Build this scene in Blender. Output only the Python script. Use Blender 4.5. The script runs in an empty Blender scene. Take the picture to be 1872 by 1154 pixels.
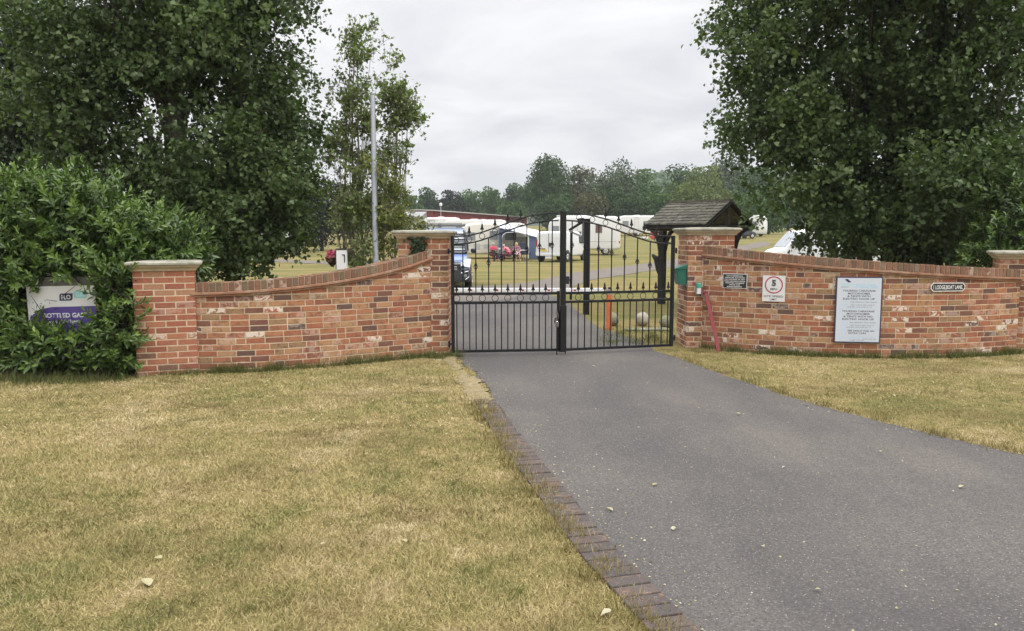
import bpy, bmesh, math, random
import numpy as np
from mathutils import Vector, Matrix

random.seed(19)
C = bpy.context.scene.collection
SC = bpy.context.scene
R = math.radians

# ------------------------------------------------------------------ camera
CAM_H = 1.65
FPX = 1400.0                       # focal length in pixels of the 1872 px wide photograph
PITCH = math.atan(144 / FPX)
cam = bpy.data.cameras.new("camera")
cam.sensor_width = 36
cam.lens = FPX / 1872 * 36
cam.clip_start = 0.05
cam.clip_end = 4000
camo = bpy.data.objects.new("camera", cam)
C.objects.link(camo)
camo.location = (0, 0, CAM_H)
camo.rotation_euler = (R(90) - PITCH, 0, 0)
SC.camera = camo

# ------------------------------------------------------------------ world, sun, exposure
SUN_EL, SUN_AZ = R(52), R(128)     # azimuth clockwise from +Y: behind the camera, to its right
w = bpy.data.worlds.new("World")
SC.world = w
w.use_nodes = True
nt = w.node_tree
nt.nodes.clear()
N, L = nt.nodes.new, nt.links.new
out = N("ShaderNodeOutputWorld")
bg = N("ShaderNodeBackground")
bg.inputs["Strength"].default_value = 0.1
sky = N("ShaderNodeTexSky")
sky.sky_type = 'NISHITA'
sky.sun_disc = False
sky.sun_elevation = SUN_EL
sky.sun_rotation = SUN_AZ
tc = N("ShaderNodeTexCoord")
sep = N("ShaderNodeSeparateXYZ")
L(tc.outputs["Generated"], sep.inputs[0])


def wmath(op, a, b=None, clamp=False):
    n = N("ShaderNodeMath")
    n.operation = op
    n.use_clamp = clamp
    for i, v in enumerate((a, b)):
        if v is None:
            continue
        if isinstance(v, (int, float)):
            n.inputs[i].default_value = v
        else:
            L(v, n.inputs[i])
    return n.outputs[0]


zc = wmath('MAXIMUM', sep.outputs[2], 0.0)
den = wmath('ADD', zc, 0.16)
cu = wmath('DIVIDE', sep.outputs[0], den)
cv = wmath('DIVIDE', sep.outputs[1], den)
comb = N("ShaderNodeCombineXYZ")
L(cu, comb.inputs[0])
L(cv, comb.inputs[1])
n1 = N("ShaderNodeTexNoise")
n1.inputs["Scale"].default_value = 1.25
n1.inputs["Detail"].default_value = 6
n1.inputs["Roughness"].default_value = 0.52
n1.inputs["Distortion"].default_value = 0.4
L(comb.outputs[0], n1.inputs["Vector"])
rmp = N("ShaderNodeValToRGB")
rmp.color_ramp.elements[0].position = 0.36
rmp.color_ramp.elements[0].color = (0.82, 0.825, 0.865, 1)
rmp.color_ramp.elements[1].position = 0.66
rmp.color_ramp.elements[1].color = (1.12, 1.11, 1.11, 1)
L(n1.outputs["Fac"], rmp.inputs[0])
grad = wmath('MULTIPLY', wmath('ADD', wmath('ADD', wmath('MULTIPLY', zc, 0.55), wmath('MULTIPLY', wmath('MAXIMUM', wmath('SUBTRACT', zc, 0.33), 0.0), 3.6)), 0.90), 8.1)   # overcast: three times brighter overhead
vm = N("ShaderNodeVectorMath")
vm.operation = 'SCALE'
L(rmp.outputs[0], vm.inputs[0])
L(grad, vm.inputs["Scale"])
mx = N("ShaderNodeMix")
mx.data_type = 'RGBA'
mx.inputs[0].default_value = 0.93
L(sky.outputs[0], mx.inputs[6])
L(vm.outputs[0], mx.inputs[7])
L(mx.outputs[2], bg.inputs[0])
L(bg.outputs[0], out.inputs[0])

sd = bpy.data.lights.new("sun", 'SUN')
sd.energy = 1.3
sd.angle = R(35)
sd.color = (1.0, 0.96, 0.9)
so = bpy.data.objects.new("sun", sd)
C.objects.link(so)
so.location = (0, 0, 30)
_dir = Vector((math.sin(SUN_AZ) * math.cos(SUN_EL), math.cos(SUN_AZ) * math.cos(SUN_EL), math.sin(SUN_EL)))
so.rotation_euler = _dir.to_track_quat('Z', 'Y').to_euler()

SC.view_settings.view_transform = 'Standard'
SC.view_settings.look = 'None'
SC.view_settings.exposure = 0.22
SC.view_settings.gamma = 1.0
SC.view_settings.use_curve_mapping = False
SC.render.engine = 'CYCLES'
SC.cycles.max_bounces = 5
SC.cycles.diffuse_bounces = 3
SC.cycles.glossy_bounces = 2
SC.cycles.transmission_bounces = 3
SC.cycles.transparent_max_bounces = 4
SC.cycles.caustics_reflective = False
SC.cycles.caustics_refractive = False

# ------------------------------------------------------------------ terrain and pixel helpers
TY = [-40, 0, 30, 40, 50, 60, 70, 80, 90, 100, 110, 130, 160, 200, 260, 340, 500, 900, 2500]


def _tz(y):
    if y < 40:
        return 0.0
    if y < 107:
        return 0.00042 * (y - 40) ** 2
    return 1.885 + 0.022 * (y - 107) if y < 260 else 1.885 + 0.022 * 153


TZ = [_tz(y) for y in TY]


def gz(y):
    return float(np.interp(y, TY, TZ))


CP, SP = math.cos(PITCH), math.sin(PITCH)


def ray(px, py):
    u, v = (px - 936) / FPX, (577 - py) / FPX
    return Vector((u, CP + v * SP, -SP + v * CP))


def P(px, py, Y):
    """the point seen at pixel (px, py) at distance Y ahead"""
    d = ray(px, py)
    t = Y / d.y
    return Vector((d.x * t, Y, CAM_H + d.z * t))


def G(px, py, lift=0.0):
    """the point of the ground seen at pixel (px, py)"""
    d = ray(px, py)
    prev = 0.5
    y = 0.5
    while y < 600:
        t = y / d.y
        if CAM_H + d.z * t < gz(y):
            break
        prev = y
        y *= 1.01
    lo, hi = prev, y
    for _ in range(30):
        m = (lo + hi) / 2
        if CAM_H + d.z * (m / d.y) < gz(m):
            hi = m
        else:
            lo = m
    t = lo / d.y
    return Vector((d.x * t, lo, gz(lo) + lift))


def proj(p):
    x, y, z = p[0], p[1], p[2] - CAM_H
    f = y * CP - z * SP
    v = y * SP + z * CP
    return 936 + FPX * x / f, 577 - FPX * v / f


# ------------------------------------------------------------------ materials
MATS = {}


class NT:
    def __init__(s, name):
        s.mat = bpy.data.materials.new(name)
        s.mat.use_nodes = True
        s.nt = s.mat.node_tree
        s.nt.nodes.clear()
        s.out = s.n("ShaderNodeOutputMaterial")
        s.p = s.n("ShaderNodeBsdfPrincipled")
        s.l(s.p.outputs[0], s.out.inputs[0])
        s.geo = s.n("ShaderNodeNewGeometry")
        MATS[name] = s.mat

    def n(s, t):
        return s.nt.nodes.new(t)

    def l(s, a, b):
        s.nt.links.new(a, b)

    def noise(s, scale, detail=4, rough=0.55, vec=None, dist=0.0):
        n = s.n("ShaderNodeTexNoise")
        n.inputs["Scale"].default_value = scale
        n.inputs["Detail"].default_value = detail
        n.inputs["Roughness"].default_value = rough
        n.inputs["Distortion"].default_value = dist
        s.l(vec if vec is not None else s.geo.outputs["Position"], n.inputs["Vector"])
        return n.outputs["Fac"]

    def ramp(s, fac, stops, mode='LINEAR'):
        r = s.n("ShaderNodeValToRGB")
        cr = r.color_ramp
        cr.interpolation = mode
        while len(cr.elements) < len(stops):
            cr.elements.new(0.5)
        for e, (p, c) in zip(cr.elements, stops):
            e.position = p
            e.color = (*c, 1) if len(c) == 3 else c
        s.l(fac, r.inputs[0])
        return r.outputs[0]

    def math(s, op, a, b=None, clamp=False):
        n = s.n("ShaderNodeMath")
        n.operation = op
        n.use_clamp = clamp
        for i, v in enumerate((a, b)):
            if v is None:
                continue
            if isinstance(v, (int, float)):
                n.inputs[i].default_value = v
            else:
                s.l(v, n.inputs[i])
        return n.outputs[0]

    def mix(s, f, a, b, blend='MIX'):
        n = s.n("ShaderNodeMix")
        n.data_type = 'RGBA'
        n.blend_type = blend
        for i, v in ((0, f), (6, a), (7, b)):
            if isinstance(v, (int, float)):
                n.inputs[i].default_value = v
            elif isinstance(v, tuple):
                n.inputs[i].default_value = (*v, 1)
            else:
                s.l(v, n.inputs[i])
        return n.outputs[2]

    def attr(s, name):
        a = s.n("ShaderNodeAttribute")
        a.attribute_name = name
        return a.outputs["Fac"]

    def scale(s, sx, sy, sz):
        m = s.n("ShaderNodeVectorMath")
        m.operation = 'MULTIPLY'
        m.inputs[1].default_value = (sx, sy, sz)
        s.l(s.geo.outputs["Position"], m.inputs[0])
        return m.outputs[0]

    def bump(s, h, strength, dist=0.01):
        b = s.n("ShaderNodeBump")
        b.inputs["Strength"].default_value = strength
        b.inputs["Distance"].default_value = dist
        s.l(h, b.inputs["Height"])
        s.l(b.outputs[0], s.p.inputs["Normal"])

    def base(s, c):
        if isinstance(c, tuple):
            s.p.inputs["Base Color"].default_value = (*c, 1)
        else:
            s.l(c, s.p.inputs["Base Color"])

    def set(s, rough=0.6, metal=0.0, spec=0.5):
        s.p.inputs["Roughness"].default_value = rough
        s.p.inputs["Metallic"].default_value = metal
        s.p.inputs["Specular IOR Level"].default_value = spec
        return s


def simple(name, rgb, rough=0.6, metal=0.0, var=0.12, scale=6.0, bump=0.0, spec=0.5, dirt=None, bscale=None):
    m = NT(name).set(rough, metal, spec)
    f = m.noise(scale, 5, 0.6)
    a = tuple(max(0, c * (1 - var)) for c in rgb)
    b = tuple(min(1, c * (1 + var)) for c in rgb)
    col = m.ramp(f, [(0.3, a), (0.7, b)])
    if dirt:
        g = m.noise(scale * 0.37, 6, 0.7)
        col = m.mix(m.ramp(g, [(0.48, (0, 0, 0)), (0.72, (1, 1, 1))]), col, dirt)
    m.base(col)
    if bump:
        m.bump(m.noise(bscale or scale * 6, 4, 0.7), bump, 0.006)
    return m.mat


def leafmat(name, stops, transl=0.3, rough=0.45, spec=0.4):
    m = NT(name).set(rough, 0, spec)
    col = m.ramp(m.attr("rnd"), stops)
    m.base(col)
    t = m.n("ShaderNodeBsdfTranslucent")
    m.l(m.mix(1.0, col, (1.0, 1.25, 0.5), 'MULTIPLY'), t.inputs[0])
    ms = m.n("ShaderNodeMixShader")
    ms.inputs[0].default_value = transl
    m.l(m.p.outputs[0], ms.inputs[1])
    m.l(t.outputs[0], ms.inputs[2])
    m.l(ms.outputs[0], m.out.inputs[0])
    return m.mat


def lawn_colour(m):
    """straw and green patches from world position; shared by the soil sheet and the blades"""
    big = m.noise(0.5, 4, 0.62, dist=0.8)
    mid = m.noise(2.4, 4, 0.7)
    sml = m.noise(8.0, 3, 0.7)
    v = m.math('ADD', m.math('ADD', m.math('MULTIPLY', big, 0.42), m.math('MULTIPLY', mid, 0.36)), m.math('MULTIPLY', sml, 0.22))
    c = m.ramp(v, [(0.41, (0.214, 0.226, 0.073)), (0.45, (0.329, 0.303, 0.111)), (0.50, (0.454, 0.380, 0.165)), (0.545, (0.542, 0.438, 0.216)), (0.60, (0.681, 0.562, 0.340))])
    brown = m.noise(1.15, 5, 0.68, vec=m.scale(0.8, 1.35, 1), dist=0.5)
    c = m.mix(m.ramp(brown, [(0.50, (0, 0, 0)), (0.66, (0.72, 0.72, 0.72))]), c, (0.225, 0.165, 0.070))
    green = m.noise(1.9, 5, 0.7, dist=0.4)
    return m.mix(m.ramp(green, [(0.57, (0, 0, 0)), (0.70, (0.7, 0.7, 0.7))]), c, (0.17, 0.185, 0.055))


m = NT("lawn_soil").set(0.95, 0, 0.1)
c = m.mix(1.0, lawn_colour(m), (0.72, 0.70, 0.64), 'MULTIPLY')
fine = m.noise(55, 5, 0.75)
c = m.mix(m.ramp(fine, [(0.42, (0.75, 0.75, 0.75)), (0.66, (0, 0, 0))]), c, (0.12, 0.095, 0.045))  # soil toned down and flecked dark, painting in shade between blades
sp_ = m.n("ShaderNodeSeparateXYZ")
m.l(m.geo.outputs["Position"], sp_.inputs[0])
stripe = m.noise(1.0, 6, 0.72, vec=m.scale(0.16, 0.55, 1))
g2 = m.mix(m.ramp(stripe, [(0.40, (1, 1, 1)), (0.60, (0, 0, 0))]), (0.27, 0.205, 0.085), (0.125, 0.14, 0.040))
g2 = m.mix(m.ramp(m.noise(9, 4, 0.7), [(0.35, (0.5, 0.5, 0.5)), (0.6, (0, 0, 0))]), g2, (0.13, 0.11, 0.045))
c = m.mix(m.math('MULTIPLY', m.math('SUBTRACT', sp_.outputs[1], 10.5), 0.5, True), c, g2)
m.base(c)
m.bump(fine, 0.8, 0.02)

m = NT("grass_blade").set(0.75, 0, 0.2)
c = lawn_colour(m)
r_ = m.attr("rnd")
c = m.mix(m.ramp(r_, [(0.55, (0, 0, 0)), (0.75, (1, 1, 1))]), c, m.ramp(r_, [(0.55, (0.64, 0.54, 0.33)), (0.78, (0.43, 0.35, 0.165)), (1.0, (0.17, 0.20, 0.065))]))
c = m.mix(m.ramp(r_, [(0.0, (0.85, 0.85, 0.85)), (0.35, (0, 0, 0))]), c, (0.085, 0.07, 0.028))  # dark blades stand in for the fine shadows in the grass
m.base(c)

leafmat("tuft_green", [(0, (0.07, 0.085, 0.025)), (0.5, (0.12, 0.145, 0.04)), (1, (0.24, 0.21, 0.09))], 0.25, 0.6, 0.3)
leafmat("thatch_brown", [(0, (0.07, 0.055, 0.03)), (0.6, (0.13, 0.10, 0.05)), (1, (0.20, 0.15, 0.075))], 0.1, 0.8, 0.1)
leafmat("tuft_dry", [(0, (0.16, 0.13, 0.05)), (0.6, (0.28, 0.22, 0.10)), (1, (0.36, 0.30, 0.15))], 0.2, 0.7, 0.2)

m = NT("asphalt").set(0.82, 0, 0.35)
big = m.math('ADD', m.math('MULTIPLY', m.noise(0.55, 5, 0.6, dist=0.5), 0.55), m.math('MULTIPLY', m.noise(1.0, 4, 0.6, vec=m.scale(1.1, 0.22, 1)), 0.45))
c = m.ramp(big, [(0.38, (0.080, 0.073, 0.069)), (0.5, (0.104, 0.094, 0.086)), (0.62, (0.136, 0.119, 0.103))])
sp = m.noise(80, 3, 0.85)
c = m.mix(m.ramp(sp, [(0.34, (1, 1, 1)), (0.5, (0, 0, 0))]), c, (0.045, 0.045, 0.046))
c = m.mix(m.ramp(sp, [(0.58, (0, 0, 0)), (0.72, (0.9, 0.9, 0.9))]), c, (0.27, 0.255, 0.24))
vo = m.n("ShaderNodeTexVoronoi")
vo.inputs["Scale"].default_value = 32
m.l(m.geo.outputs["Position"], vo.inputs["Vector"])
c = m.mix(m.ramp(vo.outputs["Distance"], [(0.07, (0.8, 0.8, 0.8)), (0.13, (0, 0, 0))]), c, (0.40, 0.37, 0.34))
ve = m.n("ShaderNodeTexVoronoi")
ve.feature = 'DISTANCE_TO_EDGE'
ve.inputs["Scale"].default_value = 0.75
wob = m.n("ShaderNodeVectorMath")
wob.operation = 'ADD'
nz = m.n("ShaderNodeTexNoise")
nz.inputs["Scale"].default_value = 3.0
m.l(m.geo.outputs["Position"], nz.inputs["Vector"])
m.l(nz.outputs["Color"], wob.inputs[0])
m.l(m.geo.outputs["Position"], wob.inputs[1])
m.l(wob.outputs[0], ve.inputs["Vector"])
crack = m.math('MULTIPLY', m.ramp(ve.outputs["Distance"], [(0.003, (0.8, 0.8, 0.8)), (0.010, (0, 0, 0))]), m.ramp(m.noise(0.45, 2, 0.5), [(0.54, (0, 0, 0)), (0.62, (1, 1, 1))]))
c = m.mix(crack, c, (0.04, 0.038, 0.035))
m.base(c)
m.bump(sp, 0.7, 0.006)

m = NT("gravel_track").set(0.95, 0, 0.15)
c = m.ramp(m.noise(1.3, 5, 0.7), [(0.3, (0.15, 0.128, 0.11)), (0.7, (0.225, 0.195, 0.17))])
m.base(m.mix(m.ramp(m.noise(40, 3, 0.7), [(0.4, (0.5, 0.5, 0.5)), (0.6, (0, 0, 0))]), c, (0.11, 0.10, 0.09)))


def brickmat(name, stops, lime_amt=0.5, dark=0.6):
    m = NT(name).set(0.9, 0, 0.2)
    b = m.attr("bid")
    c = m.ramp(b, stops, 'CONSTANT')
    # blotches fired into each brick
    off = m.n("ShaderNodeVectorMath")
    off.operation = 'ADD'
    cb = m.n("ShaderNodeCombineXYZ")
    m.l(m.math('MULTIPLY', b, 97.0), cb.inputs[0])
    m.l(m.math('MULTIPLY', b, 31.0), cb.inputs[1])
    m.l(m.geo.outputs["Position"], off.inputs[0])
    m.l(cb.outputs[0], off.inputs[1])
    v = off.outputs[0]
    c = m.mix(m.ramp(m.noise(11, 4, 0.7, v, 0.8), [(0.50, (0, 0, 0)), (0.62, (dark, dark, dark))]), c, (0.17, 0.085, 0.062))
    c = m.mix(m.ramp(m.noise(16, 4, 0.7, v, 1.2), [(0.56, (0, 0, 0)), (0.70, (0.35, 0.35, 0.35))]), c, (0.54, 0.31, 0.18))
    lm = m.math('MULTIPLY', m.attr("lime"), lime_amt)
    c = m.mix(m.math('MULTIPLY', lm, m.ramp(m.noise(10, 3, 0.65, v, 1.0), [(0.46, (0, 0, 0)), (0.52, (1, 1, 1))])), c, (0.74, 0.64, 0.54))
    f = m.noise(90, 4, 0.75)
    c = m.mix(m.ramp(f, [(0.38, (0.45, 0.45, 0.45)), (0.62, (0, 0, 0))]), c, m.mix(1.0, c, (0.55, 0.5, 0.5), 'MULTIPLY'))
    m.base(c)
    m.bump(f, 0.5, 0.006)
    return m.mat


BRICK_MIX = [(0.0, (0.44, 0.205, 0.110)), (0.16, (0.385, 0.150, 0.085)), (0.31, (0.455, 0.255, 0.135)), (0.46, (0.295, 0.120, 0.076)),
             (0.57, (0.46, 0.275, 0.145)), (0.65, (0.215, 0.105, 0.074)), (0.75, (0.41, 0.180, 0.098)), (0.86, (0.145, 0.092, 0.076)), (0.92, (0.34, 0.215, 0.115))]
BRICK_RED = [(0.0, (0.42, 0.165, 0.100)), (0.25, (0.38, 0.140, 0.085)), (0.48, (0.44, 0.190, 0.110)), (0.66, (0.34, 0.130, 0.085)),
             (0.80, (0.42, 0.230, 0.135)), (0.91, (0.24, 0.14, 0.10))]
brickmat("brick_mixed", BRICK_MIX, 1.0)
brickmat("brick_red", BRICK_RED, 0.9, 0.3)
brickmat("brick_coping", [(0, (0.25, 0.135, 0.085)), (0.3, (0.205, 0.118, 0.078)), (0.55, (0.19, 0.140, 0.088)), (0.75, (0.275, 0.155, 0.095))], 0.4, 0.55)
brickmat("brick_edging", [(0, (0.106, 0.092, 0.086)), (0.4, (0.124, 0.103, 0.093)), (0.7, (0.097, 0.087, 0.084))], 0.0, 0.35)
simple("mortar", (0.58, 0.455, 0.32), 0.95, 0, 0.2, 9, 0.3, 0.1)
simple("mortar_coping", (0.34, 0.27, 0.20), 0.95, 0, 0.25, 9, 0.3, 0.1)
simple("verge_sand", (0.25, 0.205, 0.12), 0.95, 0, 0.3, 14, 0.6, 0.1, dirt=(0.26, 0.21, 0.105))
simple("joint_soil", (0.10, 0.085, 0.06), 0.95, 0, 0.3, 9)
simple("creasing_tile", (0.33, 0.17, 0.105), 0.9, 0, 0.25, 12, 0.3, 0.2, dirt=(0.42, 0.33, 0.24))
simple("cast_stone", (0.56, 0.47, 0.33), 0.9, 0, 0.14, 5, 0.4, 0.2, dirt=(0.30, 0.275, 0.22))
simple("cast_stone_weathered", (0.36, 0.34, 0.28), 0.95, 0, 0.25, 9, 0.5, 0.1, dirt=(0.17, 0.17, 0.13))
simple("iron_black", (0.009, 0.009, 0.010), 0.55, 0, 0.25, 20, 0.05, 0.3)
simple("iron_worn", (0.13, 0.105, 0.09), 0.65, 0, 0.3, 22, 0.1, 0.3)
simple("wood_dark", (0.035, 0.033, 0.032), 0.8, 0, 0.35, 12, 0.2, 0.2)
simple("wood_grey", (0.15, 0.14, 0.125), 0.85, 0, 0.25, 14, 0.2, 0.2)
simple("zinc", (0.46, 0.49, 0.53), 0.45, 0.35, 0.06, 5, 0, 0.5)
simple("chrome", (0.75, 0.76, 0.78), 0.22, 0.9, 0.03)
simple("white_paint", (0.78, 0.78, 0.77), 0.4, 0, 0.03, 3, 0, 0.5)
simple("caravan_white", (0.68, 0.68, 0.665), 0.4, 0, 0.03, 1.2, 0, 0.5)
simple("caravan_cream", (0.66, 0.64, 0.575), 0.4, 0, 0.04, 1.2, 0, 0.5)
simple("caravan_line", (0.42, 0.43, 0.42), 0.5, 0, 0.05)
simple("van_white", (0.70, 0.71, 0.73), 0.3, 0, 0.03, 1.2, 0, 0.6)
simple("van_blue", (0.21, 0.30, 0.58), 0.28, 0.2, 0.05, 1.0, 0, 0.6)
simple("van_pale", (0.26, 0.31, 0.41), 0.28, 0.1, 0.04, 1.0, 0, 0.6)
simple("plastic_dark", (0.032, 0.034, 0.036), 0.55, 0, 0.1, 8, 0, 0.4)
simple("tyre", (0.022, 0.022, 0.022), 0.85, 0, 0.15, 20)
simple("glass_dark", (0.045, 0.05, 0.055), 0.08, 0, 0.1, 2, 0, 0.8)
simple("glass_grey", (0.20, 0.215, 0.225), 0.12, 0, 0.1, 2, 0, 0.8)
simple("glass_brown", (0.16, 0.10, 0.10), 0.15, 0, 0.1, 2, 0, 0.7)
simple("windscreen", (0.42, 0.45, 0.48), 0.1, 0, 0.08, 2, 0, 0.8)
simple("red_lens", (0.35, 0.02, 0.02), 0.25, 0, 0.1)
simple("lamp_lens", (0.62, 0.64, 0.64), 0.1, 0, 0.1, 20, 0, 0.8)
simple("plate_yellow", (0.72, 0.52, 0.10), 0.5)
simple("plate_white", (0.75, 0.75, 0.73), 0.5)
simple("red_cladding", (0.21, 0.030, 0.027), 0.6, 0, 0.12, 0.6)
simple("roof_sheet", (0.48, 0.46, 0.44), 0.6, 0, 0.08, 0.5)
simple("cream_wall", (0.62, 0.565, 0.51), 0.8, 0, 0.05, 1)
simple("awning_blue", (0.085, 0.115, 0.20), 0.8, 0, 0.12, 1.5)
simple("awning_white", (0.66, 0.68, 0.72), 0.7, 0, 0.04, 1.5)
simple("curtain_grey", (0.34, 0.345, 0.33), 0.9, 0, 0.3, 8)
simple("navy_cloth", (0.022, 0.026, 0.045), 0.8, 0, 0.2)
simple("green_box", (0.012, 0.125, 0.085), 0.38, 0, 0.08, 6, 0, 0.5)
simple("green_cap", (0.05, 0.36, 0.24), 0.4)
simple("red_pole", (0.21, 0.026, 0.030), 0.5, 0, 0.15, 15)
simple("orange_post", (0.60, 0.15, 0.045), 0.55, 0, 0.1, 9)
simple("red_band", (0.42, 0.04, 0.04), 0.5)
simple("grey_cap", (0.26, 0.25, 0.25), 0.5)
simple("stone_ball", (0.40, 0.365, 0.30), 0.9, 0, 0.15, 14, 0.4, 0.2, dirt=(0.27, 0.25, 0.19))
simple("stone_mossy", (0.24, 0.235, 0.16), 0.95, 0, 0.3, 14, 0.5, 0.1, dirt=(0.13, 0.13, 0.08))
simple("sign_white", (0.70, 0.695, 0.68), 0.45, 0, 0.03, 4)
simple("sign_pale_blue", (0.58, 0.625, 0.69), 0.4, 0, 0.02, 4)
simple("sign_black", (0.018, 0.017, 0.018), 0.4, 0, 0.1)
simple("sign_ink", (0.07, 0.07, 0.085), 0.6, 0, 0.05)
simple("sign_frame_navy", (0.045, 0.038, 0.075), 0.4, 0, 0.1)
simple("sign_navy", (0.03, 0.03, 0.085), 0.5, 0, 0.05)
simple("sign_purple", (0.085, 0.055, 0.24), 0.4, 0, 0.06, 3)
simple("sign_teal", (0.30, 0.60, 0.60), 0.45, 0, 0.03)
simple("sign_teal_text", (0.52, 0.76, 0.75), 0.5, 0, 0.03)
simple("sign_sky", (0.33, 0.60, 0.78), 0.5, 0, 0.03)
simple("sign_aqua", (0.36, 0.66, 0.70), 0.5, 0, 0.03)
simple("sign_red", (0.42, 0.045, 0.10), 0.5, 0, 0.03)
simple("bark_poplar", (0.11, 0.095, 0.075), 0.95, 0, 0.35, 14, 0.7, 0.1)
simple("bark_pale", (0.24, 0.21, 0.16), 0.9, 0, 0.3, 18, 0.4, 0.1)
simple("bark_dark", (0.05, 0.042, 0.034), 0.95, 0, 0.3, 14, 0.5, 0.1)
simple("skin", (0.55, 0.32, 0.23), 0.6, 0, 0.05)
simple("hair_blond", (0.46, 0.33, 0.17), 0.6, 0, 0.2, 40)
simple("hair_grey", (0.34, 0.32, 0.30), 0.6, 0, 0.2, 40)
simple("hair_dark", (0.04, 0.03, 0.025), 0.6, 0, 0.2, 40)
simple("shirt_pink", (0.62, 0.05, 0.12), 0.85, 0, 0.12, 12)
simple("shirt_rose", (0.62, 0.17, 0.24), 0.85, 0, 0.3, 14)
simple("trousers_maroon", (0.20, 0.035, 0.06), 0.85, 0, 0.15, 12)
m = NT("dress_floral").set(0.85)
m.base(m.ramp(m.noise(9, 3, 0.6), [(0.42, (0.16, 0.03, 0.09)), (0.48, (0.55, 0.30, 0.40)), (0.55, (0.70, 0.66, 0.70))], 'CONSTANT'))
simple("far_hill", (0.045, 0.060, 0.035), 0.95, 0, 0.2, 0.05)
m = NT("roof_shingle").set(0.9, 0, 0.15)
c = m.ramp(m.attr("bid"), [(0, (0.165, 0.155, 0.125)), (0.4, (0.20, 0.19, 0.145)), (0.8, (0.14, 0.13, 0.11))])
m.base(m.mix(m.ramp(m.noise(18, 5, 0.75), [(0.48, (0, 0, 0)), (0.66, (0.6, 0.8, 0.8))]), c, (0.035, 0.034, 0.028)))

leafmat("poplar_leaf", [(0, (0.036, 0.056, 0.020)), (0.4, (0.066, 0.102, 0.032)), (0.72, (0.112, 0.160, 0.055)), (0.9, (0.155, 0.205, 0.085)), (1, (0.22, 0.27, 0.14))], 0.3, 0.45, 0.32)  # pale top stops paint leaf highlights into the colour
leafmat("poplar_leaf_deep", [(0, (0.018, 0.030, 0.012)), (0.5, (0.034, 0.052, 0.020)), (1, (0.062, 0.090, 0.034))], 0.22, 0.45, 0.3)
leafmat("poplar_leaf_young", [(0, (0.087, 0.117, 0.036)), (0.5, (0.148, 0.200, 0.060)), (0.9, (0.247, 0.305, 0.100)), (1, (0.393, 0.415, 0.161))], 0.3, 0.45, 0.35)
leafmat("bush_leaf_yellow", [(0, (0.068, 0.095, 0.020)), (0.5, (0.135, 0.169, 0.038)), (0.85, (0.257, 0.270, 0.061)), (1, (0.378, 0.297, 0.068))], 0.35, 0.5, 0.3)
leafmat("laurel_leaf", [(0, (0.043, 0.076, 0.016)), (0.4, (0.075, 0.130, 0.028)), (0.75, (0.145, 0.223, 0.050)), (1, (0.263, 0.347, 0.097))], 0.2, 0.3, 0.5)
leafmat("far_dark", [(0, (0.025, 0.049, 0.014)), (0.6, (0.044, 0.085, 0.023)), (1, (0.074, 0.131, 0.032))], 0.15, 0.7, 0.2)
leafmat("far_mid", [(0, (0.035, 0.072, 0.016)), (0.6, (0.065, 0.127, 0.027)), (1, (0.104, 0.189, 0.038))], 0.15, 0.7, 0.2)
leafmat("far_grey", [(0, (0.047, 0.069, 0.036)), (0.6, (0.085, 0.115, 0.061)), (1, (0.140, 0.178, 0.101))], 0.15, 0.7, 0.2)
leafmat("far_yellow", [(0, (0.075, 0.097, 0.027)), (0.6, (0.135, 0.173, 0.049)), (1, (0.216, 0.248, 0.081))], 0.2, 0.7, 0.2)
leafmat("far_brown", [(0, (0.046, 0.049, 0.021)), (0.6, (0.088, 0.087, 0.035)), (1, (0.130, 0.123, 0.047))], 0.15, 0.7, 0.2)
leafmat("far_black", [(0, (0.011, 0.018, 0.010)), (0.6, (0.019, 0.029, 0.015)), (1, (0.033, 0.048, 0.023))], 0.1, 0.7, 0.2)
leafmat("fallen_leaf", [(0, (0.272, 0.232, 0.096)), (0.4, (0.368, 0.336, 0.176)), (0.8, (0.448, 0.416, 0.288)), (1, (0.240, 0.128, 0.056))], 0.1, 0.6, 0.2)
leafmat("flower_pink", [(0, (0.45, 0.04, 0.12)), (0.7, (0.62, 0.10, 0.22)), (1, (0.75, 0.35, 0.45))], 0.2, 0.6, 0.2)

# ------------------------------------------------------------------ mesh builder and scene helpers
rng = np.random.default_rng(11)


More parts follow.
